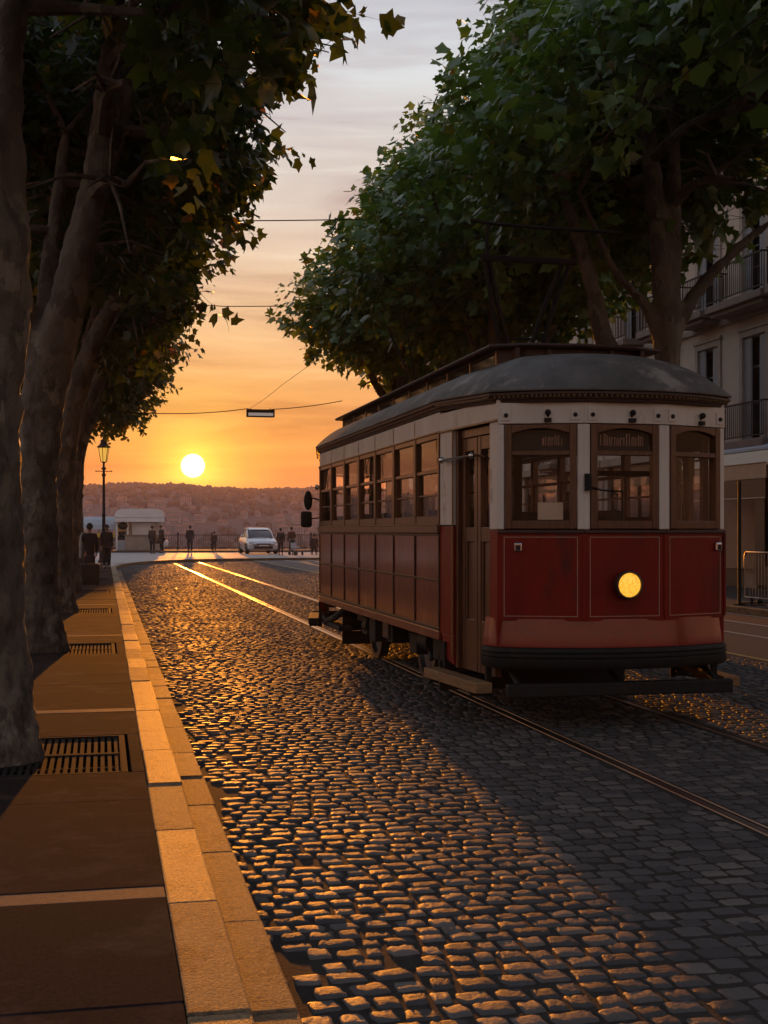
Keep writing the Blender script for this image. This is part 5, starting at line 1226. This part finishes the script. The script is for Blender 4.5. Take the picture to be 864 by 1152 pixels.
def person(label, loc, rz, h=1.72, pose='stand', coat='coatdark', legs='jeans', group=None, armL=None, armR=None, skirt=False, stride=0, stoop=0, hair='hair', z_off=0):
    """faces -y in its own space"""
    t=thing('person',label,'person',loc,rz,group); k=h/1.75
    hip=.92; sit=pose=='sit'
    if sit: hip=.50
    lean=stoop
    def up(z): # torso point at height above hip, leaning forward
        a=lean; return (-(z)*0,-math.sin(a)*z, hip+math.cos(a)*z)
    V=[];E=[];Rr=[]
    def add(p,r,par=None):
        V.append((p[0]*k,p[1]*k,p[2]*k)); Rr.append(r*k if not hasattr(r,'__len__') else (r[0]*k,r[1]*k))
        if par is not None: E.append((par,len(V)-1))
        return len(V)-1
    pel=add(up(0),(.15,.11)); wai=add(up(.18),(.135,.10),pel); che=add(up(.40),(.165,.115),wai); nb=add(up(.55),(.07,.065),che)
    nk=add(up(.60),.052,nb); q=up(.66); hd=add((q[0],q[1]-.015,q[2]),.075,nk); q=up(.74); h2=add((q[0],q[1]-.015,q[2]),.092,hd); q=up(.81); h3=add((q[0],q[1]-.005,q[2]),.07,h2)
    headc=V[h2]
    hands=[]
    idx={'arms':[], 'legs':[]}
    for sg,arm in ((-1,armL),(1,armR)):
        q=up(.50); sh=add((sg*.19,q[1],q[2]),.062,che)
        arm=arm or [(sg*.225,.03,-.28),(sg*.235,-.06,-.53)]
        el=add((arm[0][0],q[1]+arm[0][1],q[2]+arm[0][2]),.043,sh); wr=add((arm[1][0],q[1]+arm[1][1],q[2]+arm[1][2]),.032,el)
        d=Vector(arm[1])-Vector(arm[0]); d.normalize(); pw=Vector(V[wr])/k
        pa=add(pw+d*.07,(.036,.022),wr); idx['arms'].append((sh,el,wr)); side=d.cross(Vector((1,0,0))).normalized()
        for fi,(off,ln) in enumerate(((-.028,.075),(-.010,.088),(.010,.083),(.027,.066))):
            b0=add(pw+d*.10+side*off,.0105,pa); b1=add(pw+d*(.10+ln*.55)+side*off+Vector((-sg*.010,0,0)),.0095,b0); add(pw+d*(.10+ln*.9)+side*off+Vector((-sg*.028,0,0)),.008,b1)
        t0=add(pw+d*.045+side*-.042,.0115,pa); add(pw+d*.085+side*-.062+Vector((-sg*.012,0,0)),.010,t0)
        hands.append(pw+d*.12)
    for sg in (-1,1):
        hp=add((sg*.095,0,hip-.06),.088,pel)
        if sit: kn=add((sg*.12,-.42,hip-.02),.06,hp); an=add((sg*.12,-.44,.09),.04,kn)
        else:
            st=stride*sg; kn=add((sg*.10,-.05-st*.5*.4,.50),.062,hp); an=add((sg*.10,.02-st*.42,.09),.042,kn)
        an_p=V[an]; to=add((an_p[0]/k,an_p[1]/k-.15,.045),(.04,.032),an); idx['legs'].append((hp,kn,an,to))
    # face: nose, ears, brow on the head
    ex=MB(); hx,hy,hz=headc
    ex.ball((hx,hy-.098*k,hz-.01),(.014*k,.022*k,.022*k),nu=8,nv=6)
    for sg in (-1,1): ex.ball((hx+sg*.088*k,hy+.01*k,hz),(.012*k,.024*k,.034*k),nu=8,nv=6); ex.ball((hx+sg*.034*k,hy-.083*k,hz+.022*k),.013*k,nu=8,nv=6)
    ex.ball((hx,hy-.088*k,hz-.05*k),(.026*k,.010*k,.008*k),nu=8,nv=6)
    link('body',skin_mesh(V,E,Rr,M['skin'],1,ex),t)
    # hair
    hb=MB(); hb.ball((hx,hy+.022*k,hz+.03*k),(.098*k,.10*k,.108*k),nu=16,nv=10); hb.build('hair',M[hair],t,smooth=True)
    # coat: torso and sleeves a little outside the body
    cv=[];ce=[];cr=[]
    def ca(p,r,par=None):
        cv.append(tuple(p)); cr.append(r if hasattr(r,'__len__') else (r,r))
        if par is not None: ce.append((par,len(cv)-1))
        return len(cv)-1
    u=lambda z: Vector(up(z))*k
    a0=ca(u(-.16) if not sit else u(-.04),(.185*k,.15*k)); a1=ca(u(.05),(.18*k,.14*k),a0); a2=ca(u(.2),(.165*k,.13*k),a1); a3=ca(u(.42),(.195*k,.145*k),a2); a4=ca(u(.55),(.09*k,.085*k),a3)
    for (sh,el,wr) in idx['arms']:
        b=ca(V[sh],.078*k,a3); b=ca(V[el],.060*k,b); ca(Vector(V[wr])*.97+Vector(V[el])*.03,.048*k,b)
    link('coat',skin_mesh(cv,ce,cr,M[coat],1),t)
    cv=[];ce=[];cr=[]
    if skirt:
        b=ca(u(-.02),(.17*k,.13*k)); b=ca((0,.0,.72*k),(.19*k,.16*k),b); b=ca((0,.02*k,.42*k),(.22*k,.2*k),b)
    else:
        b0=ca(u(-.01),(.16*k,.125*k))
        for (hp,kn,an,to) in idx['legs']:
            b=ca(V[hp],.10*k,b0); b=ca(V[kn],.075*k,b); ca(Vector(V[an])+Vector((0,0,.03*k)),.062*k,b)
    link('trousers' if not skirt else 'skirt',skin_mesh(cv,ce,cr,M[legs],1),t)
    for (hp,kn,an,to) in idx['legs']:
        sm=MB(); a=Vector(V[an]); sm.ball((a.x,a.y-.07*k,.042*k),(.05*k,.145*k,.042*k),nu=12,nv=8); sm.build('shoe',M['leather'],t,smooth=True)
    return t,[t.matrix_basis@(Vector(q)*k) for q in hands]
def rot(p,rz,loc):
    c,s=math.cos(rz),math.sin(rz); return (loc[0]+p[0]*c-p[1]*s, loc[1]+p[0]*s+p[1]*c, loc[2]+p[2])
# pavement, left: walker with pale scarf beside a black suitcase
P0=(-.37,39.6,.12)
person('woman in dark coat, long skirt and pale shawl on the pavement by a black suitcase',P0,R(200),1.72,coat='coatdark',legs='coatdark',skirt=True,armR=[(.24,-.03,-.27),(.30,-.02,-.53)])
sh=MB(); sh.tube([(.17,-.10,1.46),(.235,-.05,1.35),(.27,.0,1.12),(.29,.02,.92),(.30,.05,.72)],[.035,.05,.055,.05,.03],8,flat=lambda i,k: 1.0)
o=sh.build('shawl',M['coatgrey'],[q for q in bpy.data.objects if q.name.startswith('person')][-1],smooth=True)
t=thing('suitcase','black upright suitcase standing on the pavement near the shawled woman','suitcase',(-.33,36.4,.12))
mb=MB(); mb.box(-.26,.26,-.13,.13,.05,.62); mb.build('shell',M['leather'],t,bevel=.035)
mb=MB(); 
for x in (-.10,.10): mb.tube([(x,.10,.62),(x,.10,.80)],.010,6)
mb.tube([(-.12,.10,.80),(.12,.10,.80)],.015,6); mb.build('handle',M['iron'],t,smooth=True)
for x in (-.2,.2):
    for y in (-.09,.09):
        mb=MB(); mb.lathe([(.012,-.014),(.03,-.012),(.03,.012),(.012,.014)],12,mat=Matrix.Translation((x,y,.03))@Matrix.Rotation(R(90),4,'Y')); mb.build('wheel',M['rubber'],t,smooth=True)
person('person in black standing past the woman with the suitcase, in front of the lamp post',(.17,53.4,.12),R(15),1.75,coat='coatdark')
# overlook
person('man in a dark brown jacket standing in front of the kiosk counter',(3.25,87.5,.12),R(150),1.84,coat='coatbrown')
t,hs=person('man in dark clothes beside the kiosk holding a black bag',(4.0,89.8,.12),R(-60),1.88,coat='coatdark',stoop=.12,armR=[(.24,-.16,-.24),(.25,-.42,-.36)])
bpy.context.view_layer.update()
h=hs[1]; b=thing('carried_bag','bulky black bag held by the man beside the kiosk','bag',(h.x,h.y,h.z-.42))
mb=MB(); mb.box(-.36,.36,-.14,.14,-.02,.32); mb.build('sack',M['leather'],b,bevel=.09); mb=MB(); mb.tube([(-.14,0,.31),(-.1,0,.42),(.1,0,.42),(.14,0,.31)],.012,6); mb.build('strap',M['leather'],b,smooth=True)
person('man in a dark knee-length coat standing at the railing beneath the sun',(5.95,90.6,.12),R(170),1.86,coat='coatdark')
person('slight person in a brown jacket by the railing, between the coated man and silver car',(7.7,91.6,.12),R(175),1.45,coat='coatbrown')
person('person in black in the waiting group, the one closest to the silver car',(11.0,81.2,.12),R(160),1.66,coat='coatdark')
person('person in a brown jacket standing close at the shoulder of the first',(11.75,81.6,.12),R(200),1.74,coat='coatbrown',armL=[(-.3,-.05,-.25),(-.2,-.2,-.42)])
person('person sitting on a low stool in the waiting group by the tram',(13.1,81.0,.12),R(170),1.72,pose='sit',coat='coatdark')
st=thing('stool','low folding stool under the seated person','stool',rot((0,.05,0),R(170),(13.1,81.0,.12)))
mb=MB(); mb.box(-.2,.2,-.18,.18,.34,.38); mb.build('seat',M['leather'],st,bevel=.01)
for x in (-.16,.16):
    for y in (-.14,.14):
        mb=MB(); mb.tube([(x,y,.34),(x*1.1,y*1.1,0)],.014,6); mb.build('leg',M['iron'],st)
person('person in dark clothes standing half hidden behind the rear corner of the tram',(14.0,82.2,.12),R(180),1.82,coat='coatdark')
t=thing('pushchair','small pale pushchair parked in front of the waiting group','pushchair',(11.75,79.6,.12),R(20))
mb=MB(); mb.prism([(-.2,-.1,.45),(-.2,.3,.35),(-.2,.42,.75),(-.2,.36,.78),(-.2,.24,.44),(-.2,-.08,.52)],(.4,0,0)); mb.build('seat',M['bluegrey'],t,bevel=.02)
mb=MB()
for x in (-.24,.24): mb.tube([(x,-.3,.12),(x,.15,.55),(x,.5,1.0)],.014,6); mb.tube([(x,.42,.12),(x,.1,.5)],.014,6)
mb.tube([(-.24,.5,1.0),(.24,.5,1.0)],.018,6); mb.build('push_frame',M['steel'],t,smooth=True)
for x in (-.26,.26):
    for y in (-.32,.42):
        mb=MB(); mb.lathe([(.02,-.02),(.12,-.018),(.12,.018),(.02,.02)],16,mat=Matrix.Translation((x,y,.12))@Matrix.Rotation(R(90),4,'Y')); mb.build('wheel',M['rubber'],t,smooth=True)
